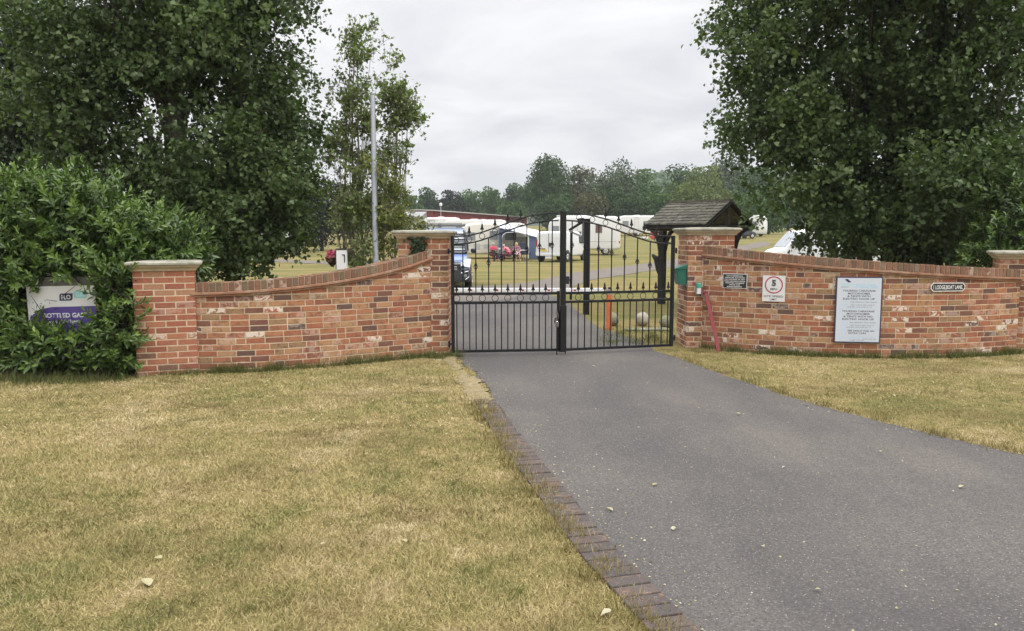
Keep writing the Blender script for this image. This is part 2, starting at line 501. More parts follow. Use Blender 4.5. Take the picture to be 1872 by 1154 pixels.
class MB:
    def __init__(s):
        s.v, s.f, s.mi, s.bid, s.lime = [], [], [], [], []
        s.M = Matrix.Identity(4)
        s.cur = 0

    def add(s, verts, faces, bid=0.5, lime=0.0):
        o = len(s.v)
        for p in verts:
            s.v.append(tuple(s.M @ Vector(p)))
        for f in faces:
            s.f.append([i + o for i in f])
            s.mi.append(s.cur)
            s.bid.append(bid)
            s.lime.append(lime)
        return s

    BF = [(0, 3, 2, 1), (4, 5, 6, 7), (0, 1, 5, 4), (1, 2, 6, 5), (2, 3, 7, 6), (3, 0, 4, 7)]

    def box(s, x0, x1, y0, y1, z0, z1, bid=0.5, lime=0.0):
        return s.add([(x0, y0, z0), (x1, y0, z0), (x1, y1, z0), (x0, y1, z0), (x0, y0, z1), (x1, y0, z1), (x1, y1, z1), (x0, y1, z1)], s.BF, bid, lime)

    def bar(s, a, b, wx, wy, up=(0, 0, 1)):
        a, b = Vector(a), Vector(b)
        d = (b - a).normalized()
        u = Vector(up)
        x = d.cross(u)
        if x.length < 1e-4:
            x = d.cross(Vector((0, 1, 0)))
        x.normalize()
        y = x.cross(d)
        vs = []
        for p in (a, b):
            for i, j in ((-1, -1), (1, -1), (1, 1), (-1, 1)):
                vs.append(p + x * (i * wx / 2) + y * (j * wy / 2))
        return s.add(vs, s.BF)

    def tube(s, pts, r, n=8, closed=False, cap=True):
        pts = [Vector(p) for p in pts]
        k = len(pts)
        rs = r if isinstance(r, (list, tuple)) else [r] * k
        vs, fs = [], []
        px = None
        for i, p in enumerate(pts):
            if closed:
                d = pts[(i + 1) % k] - pts[i - 1]
            else:
                d = pts[min(i + 1, k - 1)] - pts[max(i - 1, 0)]
            d.normalize()
            if px is None:
                ref = Vector((0, 0, 1)) if abs(d.z) < 0.9 else Vector((1, 0, 0))
                px = d.cross(ref).normalized()
            px = (px - d * px.dot(d)).normalized()
            py = d.cross(px)
            for j in range(n):
                a = 2 * math.pi * j / n
                vs.append(p + (px * math.cos(a) + py * math.sin(a)) * rs[i])
        for i in range(k if closed else k - 1):
            a, b = i * n, ((i + 1) % k) * n
            for j in range(n):
                fs.append((a + j, a + (j + 1) % n, b + (j + 1) % n, b + j))
        if cap and not closed:
            fs.append(tuple(range(n - 1, -1, -1)))
            fs.append(tuple((k - 1) * n + j for j in range(n)))
        return s.add(vs, fs)

    def lathe(s, prof, n=16, axis='z', at=(0, 0, 0)):
        vs, fs = [], []
        for r, h in prof:
            for j in range(n):
                a = 2 * math.pi * j / n
                c, d = r * math.cos(a), r * math.sin(a)
                p = (c, d, h) if axis == 'z' else ((h, c, d) if axis == 'x' else (d, h, c))
                vs.append((p[0] + at[0], p[1] + at[1], p[2] + at[2]))
        for i in range(len(prof) - 1):
            for j in range(n):
                fs.append((i * n + j, i * n + (j + 1) % n, (i + 1) * n + (j + 1) % n, (i + 1) * n + j))
        fs.append(tuple(range(n - 1, -1, -1)))
        fs.append(tuple((len(prof) - 1) * n + j for j in range(n)))
        return s.add(vs, fs)

    def prism(s, poly, y0, y1):
        """polygon in x,z extruded from y0 to y1"""
        k = len(poly)
        vs = [(x, y0, z) for x, z in poly] + [(x, y1, z) for x, z in poly]
        fs = [tuple(range(k)), tuple(range(2 * k - 1, k - 1, -1))]
        for i in range(k):
            j = (i + 1) % k
            fs.append((i, i + k, j + k, j))
        return s.add(vs, fs)

    def rings(s, rings, cap=True):
        n = len(rings[0])
        vs = [p for r in rings for p in r]
        fs = []
        for i in range(len(rings) - 1):
            for j in range(n):
                fs.append((i * n + j, i * n + (j + 1) % n, (i + 1) * n + (j + 1) % n, (i + 1) * n + j))
        if cap:
            fs.append(tuple(range(n - 1, -1, -1)))
            fs.append(tuple((len(rings) - 1) * n + j for j in range(n)))
        return s.add(vs, fs)

    def build(s, name, mats, parent=None, world=False, smooth=False, bevel=0.0, fix=True):
        me = bpy.data.meshes.new(name)
        vs = s.v
        if world and parent is not None:
            inv = parent.matrix_basis.inverted()
            vs = [tuple(inv @ Vector(p)) for p in vs]
        me.from_pydata(vs, [], s.f)
        if isinstance(mats, str):
            mats = [mats]
        for mm in mats:
            me.materials.append(MATS[mm])
        me.polygons.foreach_set("material_index", s.mi)
        a = me.attributes.new("bid", 'FLOAT', 'FACE')
        a.data.foreach_set("value", s.bid)
        a = me.attributes.new("lime", 'FLOAT', 'FACE')
        a.data.foreach_set("value", s.lime)
        if fix:
            bm = bmesh.new()
            bm.from_mesh(me)
            bmesh.ops.recalc_face_normals(bm, faces=bm.faces)
            bm.to_mesh(me)
            bm.free()
        if smooth:
            me.shade_smooth()
            me.set_sharp_from_angle(angle=R(42))
        me.update()
        o = bpy.data.objects.new(name, me)
        C.objects.link(o)
        if parent is not None:
            o.parent = parent
        if bevel:
            b = o.modifiers.new("bevel", 'BEVEL')
            b.width = bevel
            b.segments = 2
            b.limit_method = 'ANGLE'
        return o


def thing(name, label, cat, loc=(0, 0, 0), rz=0.0, group=None, scale=1.0):
    o = bpy.data.objects.new(name, None)
    o.empty_display_size = 0.1
    C.objects.link(o)
    o.location = loc
    o.rotation_euler = (0, 0, rz)
    o.scale = (scale,) * 3
    o.matrix_basis = Matrix.Translation(Vector(loc)) @ Matrix.Rotation(rz, 4, 'Z') @ Matrix.Scale(scale, 4)
    return tag(o, label, cat, group)


def tag(o, label, cat, group=None):
    o["label"] = label
    o["category"] = cat
    if group:
        o["group"] = group
    return o


def structure(o):
    o["kind"] = "structure"
    return o


def spline(pts, step=0.05):
    """Catmull-Rom through points of any dimension, resampled evenly in x,y"""
    p = np.array(pts, float)
    p = np.vstack([2 * p[0] - p[1], p, 2 * p[-1] - p[-2]])
    out_ = []
    for i in range(1, len(p) - 2):
        for t in np.linspace(0, 1, 40, endpoint=False):
            a, b, c_, d = p[i - 1], p[i], p[i + 1], p[i + 2]
            out_.append(0.5 * (2 * b + (c_ - a) * t + (2 * a - 5 * b + 4 * c_ - d) * t * t + (3 * b - a - 3 * c_ + d) * t ** 3))
    out_.append(p[-2])
    q = np.array(out_)
    s = np.concatenate([[0], np.cumsum(np.linalg.norm(np.diff(q[:, :2], axis=0), axis=1))])
    n = max(2, int(s[-1] / step) + 1)
    u = np.linspace(0, s[-1], n)
    return u, np.stack([np.interp(u, s, q[:, k]) for k in range(q.shape[1])], 1)


def unit(a):
    return a / np.maximum(np.linalg.norm(a, axis=-1, keepdims=True), 1e-9)


POPLAR = (np.array([(0, 0, 0), (.5, .26, .07), (0, 1, -.06), (-.5, .26, .07)]), [(0, 1, 2), (0, 2, 3)])
LAUREL = (np.array([(0, 0, 0), (.14, .25, .045), (.17, .62, .05), (0, 1, -.10), (-.17, .62, .05), (-.14, .25, .045)]), [(0, 1, 2, 3), (0, 3, 4, 5)])
CLUMP = (np.array([(0, -.5, 0), (.45, -.05, .16), (.1, .55, -.05), (-.5, .1, .12)]), [(0, 1, 2), (0, 2, 3)])
BLADE = (np.array([(-.5, 0, 0), (.5, 0, 0), (0, 1, 0)]), [(0, 1, 2)])


def leaf_mesh(name, pos, axis, nrm, size, tmpl, mat, parent=None, rnd=None, width=None, world=True):
    T, F = tmpl
    n, k = len(pos), len(T)
    axis = unit(axis)
    x = unit(np.cross(axis, nrm))
    z = np.cross(x, axis)
    size = np.broadcast_to(size, (n,))[:, None, None]
    wd = size if width is None else np.broadcast_to(width, (n,))[:, None, None]
    V = pos[:, None, :] + wd * T[None, :, 0, None] * x[:, None, :] + size * T[None, :, 1, None] * axis[:, None, :] + size * T[None, :, 2, None] * z[:, None, :]
    V = V.reshape(-1, 3)
    if parent is not None and world:
        V = V - np.array(parent.location)
    fk = len(F[0])
    LI = (np.array(F).reshape(1, -1) + (np.arange(n) * k)[:, None]).reshape(-1)
    nf = n * len(F)
    me = bpy.data.meshes.new(name)
    me.vertices.add(len(V))
    me.vertices.foreach_set("co", V.astype(np.float32).ravel())
    me.loops.add(len(LI))
    me.loops.foreach_set("vertex_index", LI.astype(np.int32))
    me.polygons.add(nf)
    me.polygons.foreach_set("loop_start", (np.arange(nf) * fk).astype(np.int32))
    me.materials.append(MATS[mat])
    a = me.attributes.new("rnd", 'FLOAT', 'FACE')
    rnd = rng.random(n) if rnd is None else rnd
    a.data.foreach_set("value", np.repeat(np.clip(rnd, 0, 1), len(F)).astype(np.float32))
    me.update(calc_edges=True)
    o = bpy.data.objects.new(name, me)
    C.objects.link(o)
    if parent is not None:
        o.parent = parent
    return o


def stick_mesh(mb, a, b, r0, r1):
    """many thin three-sided twigs"""
    for p, q in zip(a, b):
        mb.tube([p, (p[0] * .5 + q[0] * .5, p[1] * .5 + q[1] * .5, p[2] * .5 + q[2] * .5 + 0.02), q], [r0, (r0 + r1) / 2, r1], 3, cap=False)


def text_into(mb, txt, cx, cz, height, y=-0.0015, maxw=None, bold=0.0, shear=0.0, align='CENTER', sx=1.0):
    """letters in the local x,z plane facing -y, added to mb"""
    cu_ = bpy.data.curves.new("txt", 'FONT')
    cu_.body = txt
    cu_.size = 1.0
    cu_.offset = bold
    cu_.shear = shear
    cu_.resolution_u = 3
    ob = bpy.data.objects.new("txt", cu_)
    C.objects.link(ob)
    bpy.context.view_layer.update()
    me = bpy.data.meshes.new_from_object(ob.evaluated_get(bpy.context.evaluated_depsgraph_get()))
    co = np.array([v.co[:] for v in me.vertices])
    fs = [list(p.vertices) for p in me.polygons]
    bpy.data.objects.remove(ob)
    bpy.data.curves.remove(cu_)
    bpy.data.meshes.remove(me)
    x0, x1 = co[:, 0].min(), co[:, 0].max()
    sc = height / 0.72
    wdt = (x1 - x0) * sc * sx
    kx = sc * sx
    if maxw:
        kx = maxw / (x1 - x0)
        wdt = maxw
    ox = cx - wdt / 2 if align == 'CENTER' else cx
    mb.add([(ox + (p[0] - x0) * kx, y, cz - height / 2 + p[1] * sc) for p in co], fs)


def copy_tree(o, parent=None):
    c_ = o.copy()
    C.objects.link(c_)
    if parent is not None:
        c_.parent = parent
    for ch in list(o.children):
        copy_tree(ch, c_)
    return c_

# ================================================================== ground, drive, track
mb = MB()
ys = TY
mb.add([(x, y, gz(y)) for y in ys for x in (-900, -30, 30, 900)],
       [(i * 4 + k, i * 4 + k + 1, i * 4 + k + 5, i * 4 + k + 4) for i in range(len(ys) - 1) for k in range(3)])
structure(mb.build("ground", "lawn_soil"))


def poly_sheet(name, pts, mat, lift):
    mb = MB()
    mb.add([(p[0], p[1], gz(p[1]) + lift) for p in pts], [tuple(range(len(pts)))])
    return structure(mb.build(name, mat))


def pxline(pts, step=0.05, wob=0.0, seed=1):
    q = [G(*p)[:2] if len(p) == 2 else p[:2] for p in pts]
    _, r = spline(q, step)
    if wob:
        rr = np.random.default_rng(seed)
        k = np.convolve(rr.normal(0, 1, len(r) + 8), np.ones(5) / 5, 'same')[4:-4]
        t = unit(np.gradient(r, axis=0))
        r = r + np.stack([t[:, 1], -t[:, 0]], 1) * (k * wob)[:, None]
    return r


DRIVE_L = pxline([(836, 651), (852, 668), (876, 694), (905, 735), (934, 775), (966, 816), (1040, 905), (1130, 1010), (1275, 1154), (1440, 1330)], 0.04)
kl = np.clip((DRIVE_L[:, 1] - 6.6) / 1.5, 0, 1)
wl = pxline([(836, 651), (852, 668), (876, 694), (905, 735), (934, 775), (966, 816), (1040, 905), (1130, 1010), (1275, 1154), (1440, 1330)], 0.04, 0.07, 3)
DRIVE_LW = DRIVE_L * (1 - kl[:, None]) + wl * kl[:, None]
DRIVE_R = pxline([(1192, 641), (1228, 652), (1270, 668), (1330, 690), (1400, 712), (1480, 737), (1600, 771), (1700, 795), (1872, 835), (2150, 890)], 0.06, 0.035, 5)
inner = pxline([(1192, 641), (1180, 632), (1163, 621), (1131, 611), (1095, 600), (1064, 576), (1036, 553)], 0.08, 0.05, 6)
outl = [tuple(p) for p in DRIVE_LW[::-1]] + [(-0.98, 10.9), (-1.15, 13.5), (-1.6, 17.0), (-3.0, 23.0), (-5.2, 26.5), (0.8, 25.5)]
outl += [tuple(p) for p in inner[::-1]] + [tuple(p) for p in DRIVE_R]
outl += [(9, 2.0), (7, -3), (2.5, -3)]
poly_sheet("drive", outl, "asphalt", 0.008)


def strip_sheet(name, upper, lower, mat, lift, n=60, m=8):
    def rs(pts):
        q = np.array([tuple(G(*p))[:2] for p in pts])
        s = np.concatenate([[0], np.cumsum(np.linalg.norm(np.diff(q, axis=0), axis=1))])
        u = np.linspace(0, 1, n) * s[-1]
        return np.stack([np.interp(u, s, q[:, 0]), np.interp(u, s, q[:, 1])], 1)
    a, b = rs(upper), rs(lower)
    mb = MB()
    vs = []
    for i in range(n):
        for j in range(m + 1):
            t = j / m
            x, y = a[i] * (1 - t) + b[i] * t
            vs.append((x, y, gz(y) + lift))
    mb.add(vs, [(i * (m + 1) + j, i * (m + 1) + j + 1, (i + 1) * (m + 1) + j + 1, (i + 1) * (m + 1) + j) for i in range(n - 1) for j in range(m)])
    return structure(mb.build(name, mat))


strip_sheet("track", [(640, 533), (800, 529), (866, 525.5), (970, 517), (1046, 499), (1215, 477.6), (1332, 453), (1400, 441)],
            [(640, 552), (800, 552), (900, 552), (1045, 527), (1076, 513), (1215, 491.7), (1345, 461), (1410, 448)], "gravel_track", 0.014)
strip_sheet("path", [(430, 470), (505, 474), (560, 477), (640, 480.5), (740, 484)], [(430, 474), (505, 479), (560, 482), (640, 486), (740, 491)], "gravel_track", 0.02)

# bare sandy verge between lawn and edging
mb = MB()
rr = np.random.default_rng(8)
sel = [i for i in range(len(DRIVE_L)) if 4.6 < DRIVE_L[i, 1] < 10.5]
wob = np.convolve(rr.normal(0, 1, len(DRIVE_L) + 20), np.ones(9) / 9, 'same')[10:-10]
vs = []
for i in sel:
    x, y = DRIVE_L[i]
    f = np.clip((y - 4.6) / 1.5, 0, 1)
    g_ = np.clip((y - 6.4) / .9, 0, 1)
    vs += [(x - .17 + (.10 + .12 * wob[i]) * g_ + rr.normal() * .008, y, .004 + .016 * g_), (x - .21 - (.02 + .08 * wob[i]) * f + rr.normal() * .02, y, .004)]
mb.add(vs, [(2 * k, 2 * k + 1, 2 * k + 3, 2 * k + 2) for k in range(len(sel) - 1)])
structure(mb.build("verge", "verge_sand"))

# brick edging: bricks on end along the left of the drive
mb = MB()
dl = DRIVE_L
s_ = np.concatenate([[0], np.cumsum(np.linalg.norm(np.diff(dl, axis=0), axis=1))])
tan = unit(np.gradient(dl, axis=0))
u = 3.0
while u < s_[-1]:
    x, y = np.interp(u, s_, dl[:, 0]), np.interp(u, s_, dl[:, 1])
    t = np.array([np.interp(u, s_, tan[:, 0]), np.interp(u, s_, tan[:, 1])])
    nn = np.array([t[1], -t[0]])           # to the left of the drive (travel is towards the camera)
    if nn[0] > 0:
        nn = -nn
    h = 0.016 + random.uniform(-0.003, 0.004)
    a = 0.047 + random.uniform(-.002, .001)
    o0 = random.uniform(-.006, .006)
    vs = []
    for z in (-0.05, h):
        for (du, dn) in ((-a, o0), (a, o0), (a, .205 + o0), (-a, .205 + o0)):
            q = np.array([x, y]) + t * du + nn * dn
            vs.append((q[0], q[1], z))
    mb.add(vs, MB.BF, random.random())
    u += 0.1035
structure(mb.build("kerb", "brick_edging", bevel=0.006))

# ================================================================== brick walls and piers
BL, BH, JT = 0.2115, 0.0615, 0.0135


def lime():
    return 1.0 if random.random() < 0.07 else (0.3 if random.random() < 0.2 else 0.0)


def brick_wall(label, pts, group=None):
    """pts: (x, y, z of the coping top) along the outer face; the wall lies behind it"""
    u, q = spline(pts, 0.02)
    t = unit(np.gradient(q[:, :2], axis=0))
    n = np.stack([t[:, 1], -t[:, 0]], 1)                 # towards the lane
    tot = u[-1]

    def at(s, off, z):
        s = min(max(s, 0), tot)
        x, y = np.interp(s, u, q[:, 0]), np.interp(s, u, q[:, 1])
        nx, ny = np.interp(s, u, n[:, 0]), np.interp(s, u, n[:, 1])
        return (x + nx * off, y + ny * off, z)

    def top(s):
        return float(np.interp(s, u, q[:, 2]))
    mid = at(tot / 2, -0.11, 0)
    th = thing("brick_wall", label, "wall", mid, 0, group)
    # mortar core
    CO, CR = 0.115, 0.055
    k = int(tot / 0.05)
    mb = MB()
    rings = []
    for i in range(k + 1):
        s = tot * i / k
        z = top(s) - CO - CR + 0.01
        rings.append([at(s, -0.0045, -0.1), at(s, -0.0045, z), at(s, -0.222, z), at(s, -0.222, -0.1)])
    mb.rings(rings)
    mb.build("mortar", "mortar", th, world=True)
    mb = MB()
    row = 0
    while True:
        z0 = row * 0.075 - 0.03
        if z0 > q[:, 2].max():
            break
        s = -(0.1125 if row % 2 else 0.0) - random.choice((0, 0.05))
        while s < tot:
            ln = BL if random.random() < 0.86 else 0.1025
            a, b = max(s, 0), min(s + ln, tot)
            s += ln + JT
            if b - a < 0.02:
                continue
            za, zb = min(z0 + BH, top(a) - CO - CR + 0.02), min(z0 + BH, top(b) - CO - CR + 0.02)
            if za - z0 < 0.012 or zb - z0 < 0.012:
                continue
            o = random.uniform(0.0, 0.003)
            jz = random.uniform(-0.0015, 0.0015)
            mb.add([at(a, o, z0 + jz), at(b, o, z0 + jz), at(b, -.226, z0 + jz), at(a, -.226, z0 + jz),
                    at(a, o, za + jz), at(b, o, zb + jz), at(b, -.226, zb + jz), at(a, -.226, za + jz)], MB.BF, random.random(), lime())
        row += 1
    mb.build("brickwork", "brick_mixed", th, world=True, bevel=0.003)
    # creasing: two projecting courses of tile
    mb = MB()
    for (z_a, z_b, o) in ((CO + CR, CO + 0.028, 0.026), (CO + 0.0275, CO - 0.001, 0.048)):
        rings = []
        for i in range(k + 1):
            s = tot * i / k
            w1 = random.uniform(-.003, .003)
            rings.append([at(s, o + w1, top(s) - z_a), at(s, o + w1, top(s) - z_b), at(s, -.225 - o, top(s) - z_b), at(s, -.225 - o, top(s) - z_a)])
        mb.rings(rings)
    mb.build("creasing", "creasing_tile", th, world=True, bevel=0.003)
    mb = MB()
    rings = []
    for i in range(k + 1):
        s = tot * i / k
        rings.append([at(s, 0.004, top(s) - CO), at(s, 0.004, top(s) - .008), at(s, -.23, top(s) - .008), at(s, -.23, top(s) - CO)])
    mb.rings(rings)
    mb.build("coping_mortar", "mortar_coping", th, world=True)
    mb = MB()
    s = 0.0
    while s + 0.065 < tot:
        a, b = s, s + 0.063
        j, o = random.uniform(-.004, .003), random.uniform(-.003, .004)
        mb.add([at(a, .012 + o, top(a) - CO + .003), at(b, .012 + o, top(b) - CO + .003), at(b, -.236, top(b) - CO + .003), at(a, -.236, top(a) - CO + .003),
                at(a, .012 + o, top(a) + j), at(b, .012 + o, top(b) + j), at(b, -.236, top(b) + j), at(a, -.236, top(a) + j)], MB.BF, random.random(), lime())
        s += 0.075
    mb.build("coping", "brick_coping", th, world=True, bevel=0.006)
    th["_"] = 0
    del th["_"]
    return th, at, tot, top


def pier(label, x0, yf, ztop, mat, w=0.675, cap_h=0.115, worn="cast_stone_weathered", rz=0.0, centre=None):
    """x0: left edge, yf: front face"""
    th = thing("brick_pier", label, "gate pier", centre or (x0 + w / 2, yf + w / 2, 0), rz, "brick piers of the entrance walls")
    h = w / 2
    zt = ztop - cap_h
    mb = MB()
    mb.box(-h + .002, h - .002, -h + .002, h - .002, -0.1, zt)
    mb.build("mortar", "mortar", th)
    mb = MB()
    rows = int(math.ceil(zt / 0.075)) + 1
    z0 = zt - rows * 0.075 + 0.006
    for r in range(rows):
        z = z0 + r * 0.075
        for side in range(4):
            Mx = Matrix.Rotation(side * math.pi / 2, 4, 'Z')
            full = (side + r) % 2 == 0
            xs = [(-h, -h + .212), (-h + .225 + .004, -h + .225 + .221), (h - .212, h)] if full else [(-h + .1125, -h + .1125 + .2175), (h - .1125 - .2175 , h - .1125)]
            if not full:
                xs = [(-h + .1165, 0 - .007), (0.007, h - .1165)]
            mb.M = Mx
            for a, b in xs:
                o = random.uniform(0, .003)
                mb.box(a, b, -h - o, -h + .1025, z, z + BH, random.random(), lime() * (0.8 if mat == "brick_red" else 1))
    mb.M = Matrix.Identity(4)
    mb.build("brickwork", mat, th, bevel=0.003)
    # moulded cap: stepped, with a weathered slab on top
    def sq(r, z):
        return [(-r, -r, z), (r, -r, z), (r, r, z), (-r, r, z)]
    mb = MB()
    e = cap_h / 0.105
    prof = [(h - .02, 0), (h + .022, .001), (h + .026, .018), (h + .040, .028), (h + .058, .040), (h + .066, .052), (h + .066, .060)]
    mb.rings([sq(r, zt + z * e) for r, z in prof])
    mb.build("cap_moulding", "cast_stone", th, bevel=0.003)
    mb = MB()
    mb.rings([sq(r, zt + z * e) for r, z in [(h + .070, .058), (h + .086, .064), (h + .086, .088), (h + .05, .098), (h - .1, .105)]])
    mb.build("cap_slab", worn, th, bevel=0.004)
    return th


LW = [(356, 681, 518), (430, 680, 515.5), (500, 677, 511), (560, 672, 505), (620, 667, 497), (680, 661, 486.5), (740, 655.5, 472), (772, 652, 461.5), (791, 650, 454)]
RW = [(1281, 637, 449.5), (1340, 641, 456), (1400, 646, 462), (1470, 650, 468.5), (1540, 652.5, 474), (1606, 653.5, 478.5), (1680, 653.5, 483.5),
      (1750, 652, 487.5), (1810, 649, 490.5), (1857, 645, 492.5)]


def wallpts(tab):
    o = []
    for px, by, ty in tab:
        g = G(px, by)
        o.append([g.x, g.y, P(px, ty, g.y).z])
    a = np.array(o)
    xm = a[:, 0].mean()
    a[:, 1] = np.polyval(np.polyfit(a[:, 0] - xm, a[:, 1], 3), a[:, 0] - xm)      # one smooth sweep
    return [tuple(r) for r in a]


wl_pts, wr_pts = wallpts(LW), wallpts(RW)
wall_l, at_l, len_l, top_l = brick_wall("sweeping brick wall left of the gate rising to the ivy topped pier", wl_pts, "curved brick entrance walls")
wall_r, at_r, len_r, top_r = brick_wall("long curved brick wall right of the gate carrying the notices", wr_pts, "curved brick entrance walls")

g0 = G(256, 686)
PIER_A = pier("short red brick pier with stone cap beside the laurel hedge", g0.x, g0.y, P(300, 478, g0.y - .08).z, "brick_red", rz=R(21), centre=(P(304, 560, g0.y + .34).x, g0.y + .36, 0))
yg = wl_pts[-1][1] - 0.01
xr = P(819, 600, yg).x
PIER_B = pier("brick pier with ivy under its cap at the left gate hinge", xr - 0.675, yg, P(776, 420.5, yg - .08).z, "brick_mixed")
yg2 = wr_pts[0][1] - 0.01
xl = P(1256, 560, yg2).x
PIER_C = pier("tall brick pier carrying the green postbox at the right gate hinge", xl, yg2, P(1280, 415.5, yg2 - .08).z, "brick_mixed")
yg3 = wr_pts[-1][1] - 0.01
PIER_D = pier("brick pier at the far right end of the long wall", P(1816, 560, yg3).x, yg3, P(1850, 459, yg3 - .08).z, "brick_mixed", rz=R(-25), centre=(P(1868, 560, yg3 + .28).x, yg3 + .31, 0))

# ================================================================== the double gate
ARCH = ([0, .083, .165, .27, .385, .496, .61, .72, .83, .92, 1.0], [0, .01, .035, .15, .336, .53, .72, .86, .95, .985, 1.0])


def arch_z(t):
    return 1.655 + 0.325 * float(np.interp(t, *ARCH))


def gate_leaf(label, hinge, centre, heavy, flip):
    hx, hy = hinge
    cx_, cy_ = centre
    Lg = math.hypot(cx_ - hx, cy_ - hy)
    rz = math.atan2(cy_ - hy, cx_ - hx)
    th = thing("gate_leaf", label, "gate", (hx, hy, 0), rz, "leaves of the black iron gate")
    I = "iron_black"

    def part(name, fn, mat=I, smooth=False, bevel=0.0, parent=th):
        mb = MB()
        fn(mb)
        return mb.build(name, mat, parent, smooth=smooth, bevel=bevel)
    sx = Lg / 1.59
    zb, zm, zu = 0.075, 0.745, 0.868
    part("hinge_stile", lambda m: m.box(0, .046, -.023, .023, .055, 1.665), bevel=.004)
    part("bottom_rail", lambda m: m.box(.047, Lg - .045, -.018, .018, zb - .018, zb + .018), bevel=.003)
    part("middle_rail", lambda m: m.box(.047, Lg - .045, -.018, .018, zm - .017, zm + .017), bevel=.003)
    part("middle_rail", lambda m: m.box(.047, Lg - .045, -.018, .018, zu - .017, zu + .017), bevel=.003)
    xs = np.linspace(0.03, Lg - 0.03, 40)
    for dz in (0, -.105):
        part("arch_rail", lambda m: m.tube([(x, 0, arch_z(x / Lg) + dz) for x in xs], .0115, 6), smooth=True)
    for j in range(16):
        x = (.08 + .0925 * j) * sx
        if x > Lg - .06:
            continue
        part("bar", lambda m: m.tube([(x, 0, zb + .012), (x, 0, zm - .012)], .0085, 6), smooth=True)
    for i in range(8):
        x = (.1725 + .185 * i) * sx
        if x > Lg - .07:
            continue
        z1 = arch_z(x / Lg) - .105
        part("bar", lambda m: m.tube([(x, 0, zu + .012), (x, 0, z1)], .0085, 6), smooth=True)
        zk = z1 - .34

        def basket(m):
            for a in range(4):
                pts = []
                for k in range(9):
                    tt = k / 8
                    r = .027 * math.sin(math.pi * tt)
                    aa = a * math.pi / 2 + tt * math.pi * 1.1
                    pts.append((x + r * math.cos(aa), r * math.sin(aa), zk - .045 + .09 * tt))
                m.tube(pts, .0048, 4)
            m.lathe([(.010, -.008), (.0115, 0), (.010, .008)], 8, at=(x, 0, zk - .05))
            m.lathe([(.010, -.008), (.0115, 0), (.010, .008)], 8, at=(x, 0, zk + .05))
        part("basket_twist", basket, smooth=True)

    def finial(x, z, h=.125):
        def f(m):
            k = h / .105
            m.lathe([(.007, 0), (.007, .018 * k), (.012, .022 * k), (.012, .028 * k), (.007, .032 * k)], 8, at=(x, 0, z))
            # leaf shaped spear head with two barbs
            m.M = Matrix.Translation((x, 0, z))
            m.prism([(-.006, .03 * k), (.006, .03 * k), (.026, .022 * k), (.020, .045 * k), (.013, .052 * k), (.014, .062 * k), (.009, .085 * k), (0, .108 * k),
                     (-.009, .085 * k), (-.014, .062 * k), (-.013, .052 * k), (-.020, .045 * k), (-.026, .022 * k)], -.005, .005)
            m.M = Matrix.Identity(4)
        part("finial", f)

    def ring(x, z, r):
        part("ring", lambda m: m.tube([(x + r * math.cos(a), 0, z + r * math.sin(a)) for a in np.linspace(0, 2 * math.pi, 20, endpoint=False)], .0045, 5, closed=True), smooth=True)
    for i in range(9):
        x = (.08 + .185 * i) * sx
        if x > Lg - .05:
            continue
        ring(x, (zm + zu) / 2, .0445)
        finial(x, zu + .015)
        ring(x, arch_z(x / Lg) - .0525, .038)
        if 1 <= i <= 5:
            finial(x, arch_z(x / Lg) + .006)
    if heavy:
        part("meeting_stile", lambda m: m.box(Lg - .036, Lg + .036, -.034, .034, .05, 2.0), bevel=.004)
        part("stile_foot", lambda m: m.box(Lg - .046, Lg + .046, -.041, .041, .045, .70), bevel=.006)
        part("drop_bolt", lambda m: m.tube([(Lg - .060, -.045, .0), (Lg - .060, -.045, .22)], .008, 6))
    else:
        part("meeting_stile", lambda m: m.box(Lg - .044, Lg - .012, -.02, .02, .05, .90), bevel=.003)
        part("latch_plate", lambda m: m.box(Lg - .012, Lg + .006, -.03, -.012, .62, .93), "iron_worn", bevel=.004)
        db = part("drop_bolt", lambda m: m.tube([(Lg - .05, -.035, .0), (Lg - .05, -.035, .47)], .009, 6))
        part("bolt_handle", lambda m: m.tube([(Lg - .05, -.035, .45), (Lg - .085, -.05, .47), (Lg - .075, -.06, .53)], .009, 6), parent=db)

        def chain(m):
            for k in range(7):
                a = k * .9
                zc_, r = .60 - .024 * k, .017
                m.tube([(Lg - .055 + .02 * math.sin(a) + r * .7 * math.cos(t) * math.cos(a), -.045 + r * .7 * math.cos(t) * math.sin(a), zc_ + r * math.sin(t)) for t in np.linspace(0, 2 * math.pi, 10, endpoint=False)], .0045, 5, closed=True)
        part("chain", chain, "iron_worn", smooth=True)
        pk = part("padlock", lambda m: m.box(Lg - .075, Lg - .03, -.07, -.045, .40, .45), "iron_worn", bevel=.005)
        part("shackle", lambda m: m.tube([(Lg - .07 + .035 * (1 - math.cos(t)) / 2, -.058, .445 + .035 * math.sin(t)) for t in np.linspace(0, math.pi, 9)], .005, 6), "chrome", parent=pk)
    for z in (.18, 1.45):
        part("hinge", lambda m: (m.tube([(-.045, 0, z), (0.0, 0, z)], .012, 6), m.tube([(-.03, 0, z - .04), (-.03, 0, z + .04)], .015, 8)))
    return th


gl = G(822, 652.5)
gc = G(1028, 649)
gr = G(1229, 640)
HL, HC, HR = (xr + .055, gl.y), (gc.x, gc.y), (gr.x, gr.y)
gate_leaf("left leaf of the black iron gate carrying the chain and padlock", HL, (HC[0] - .035, HC[1]), False, 1)
gate_leaf("right leaf of the black iron gate with the thick centre post", HR, HC, True, -1)

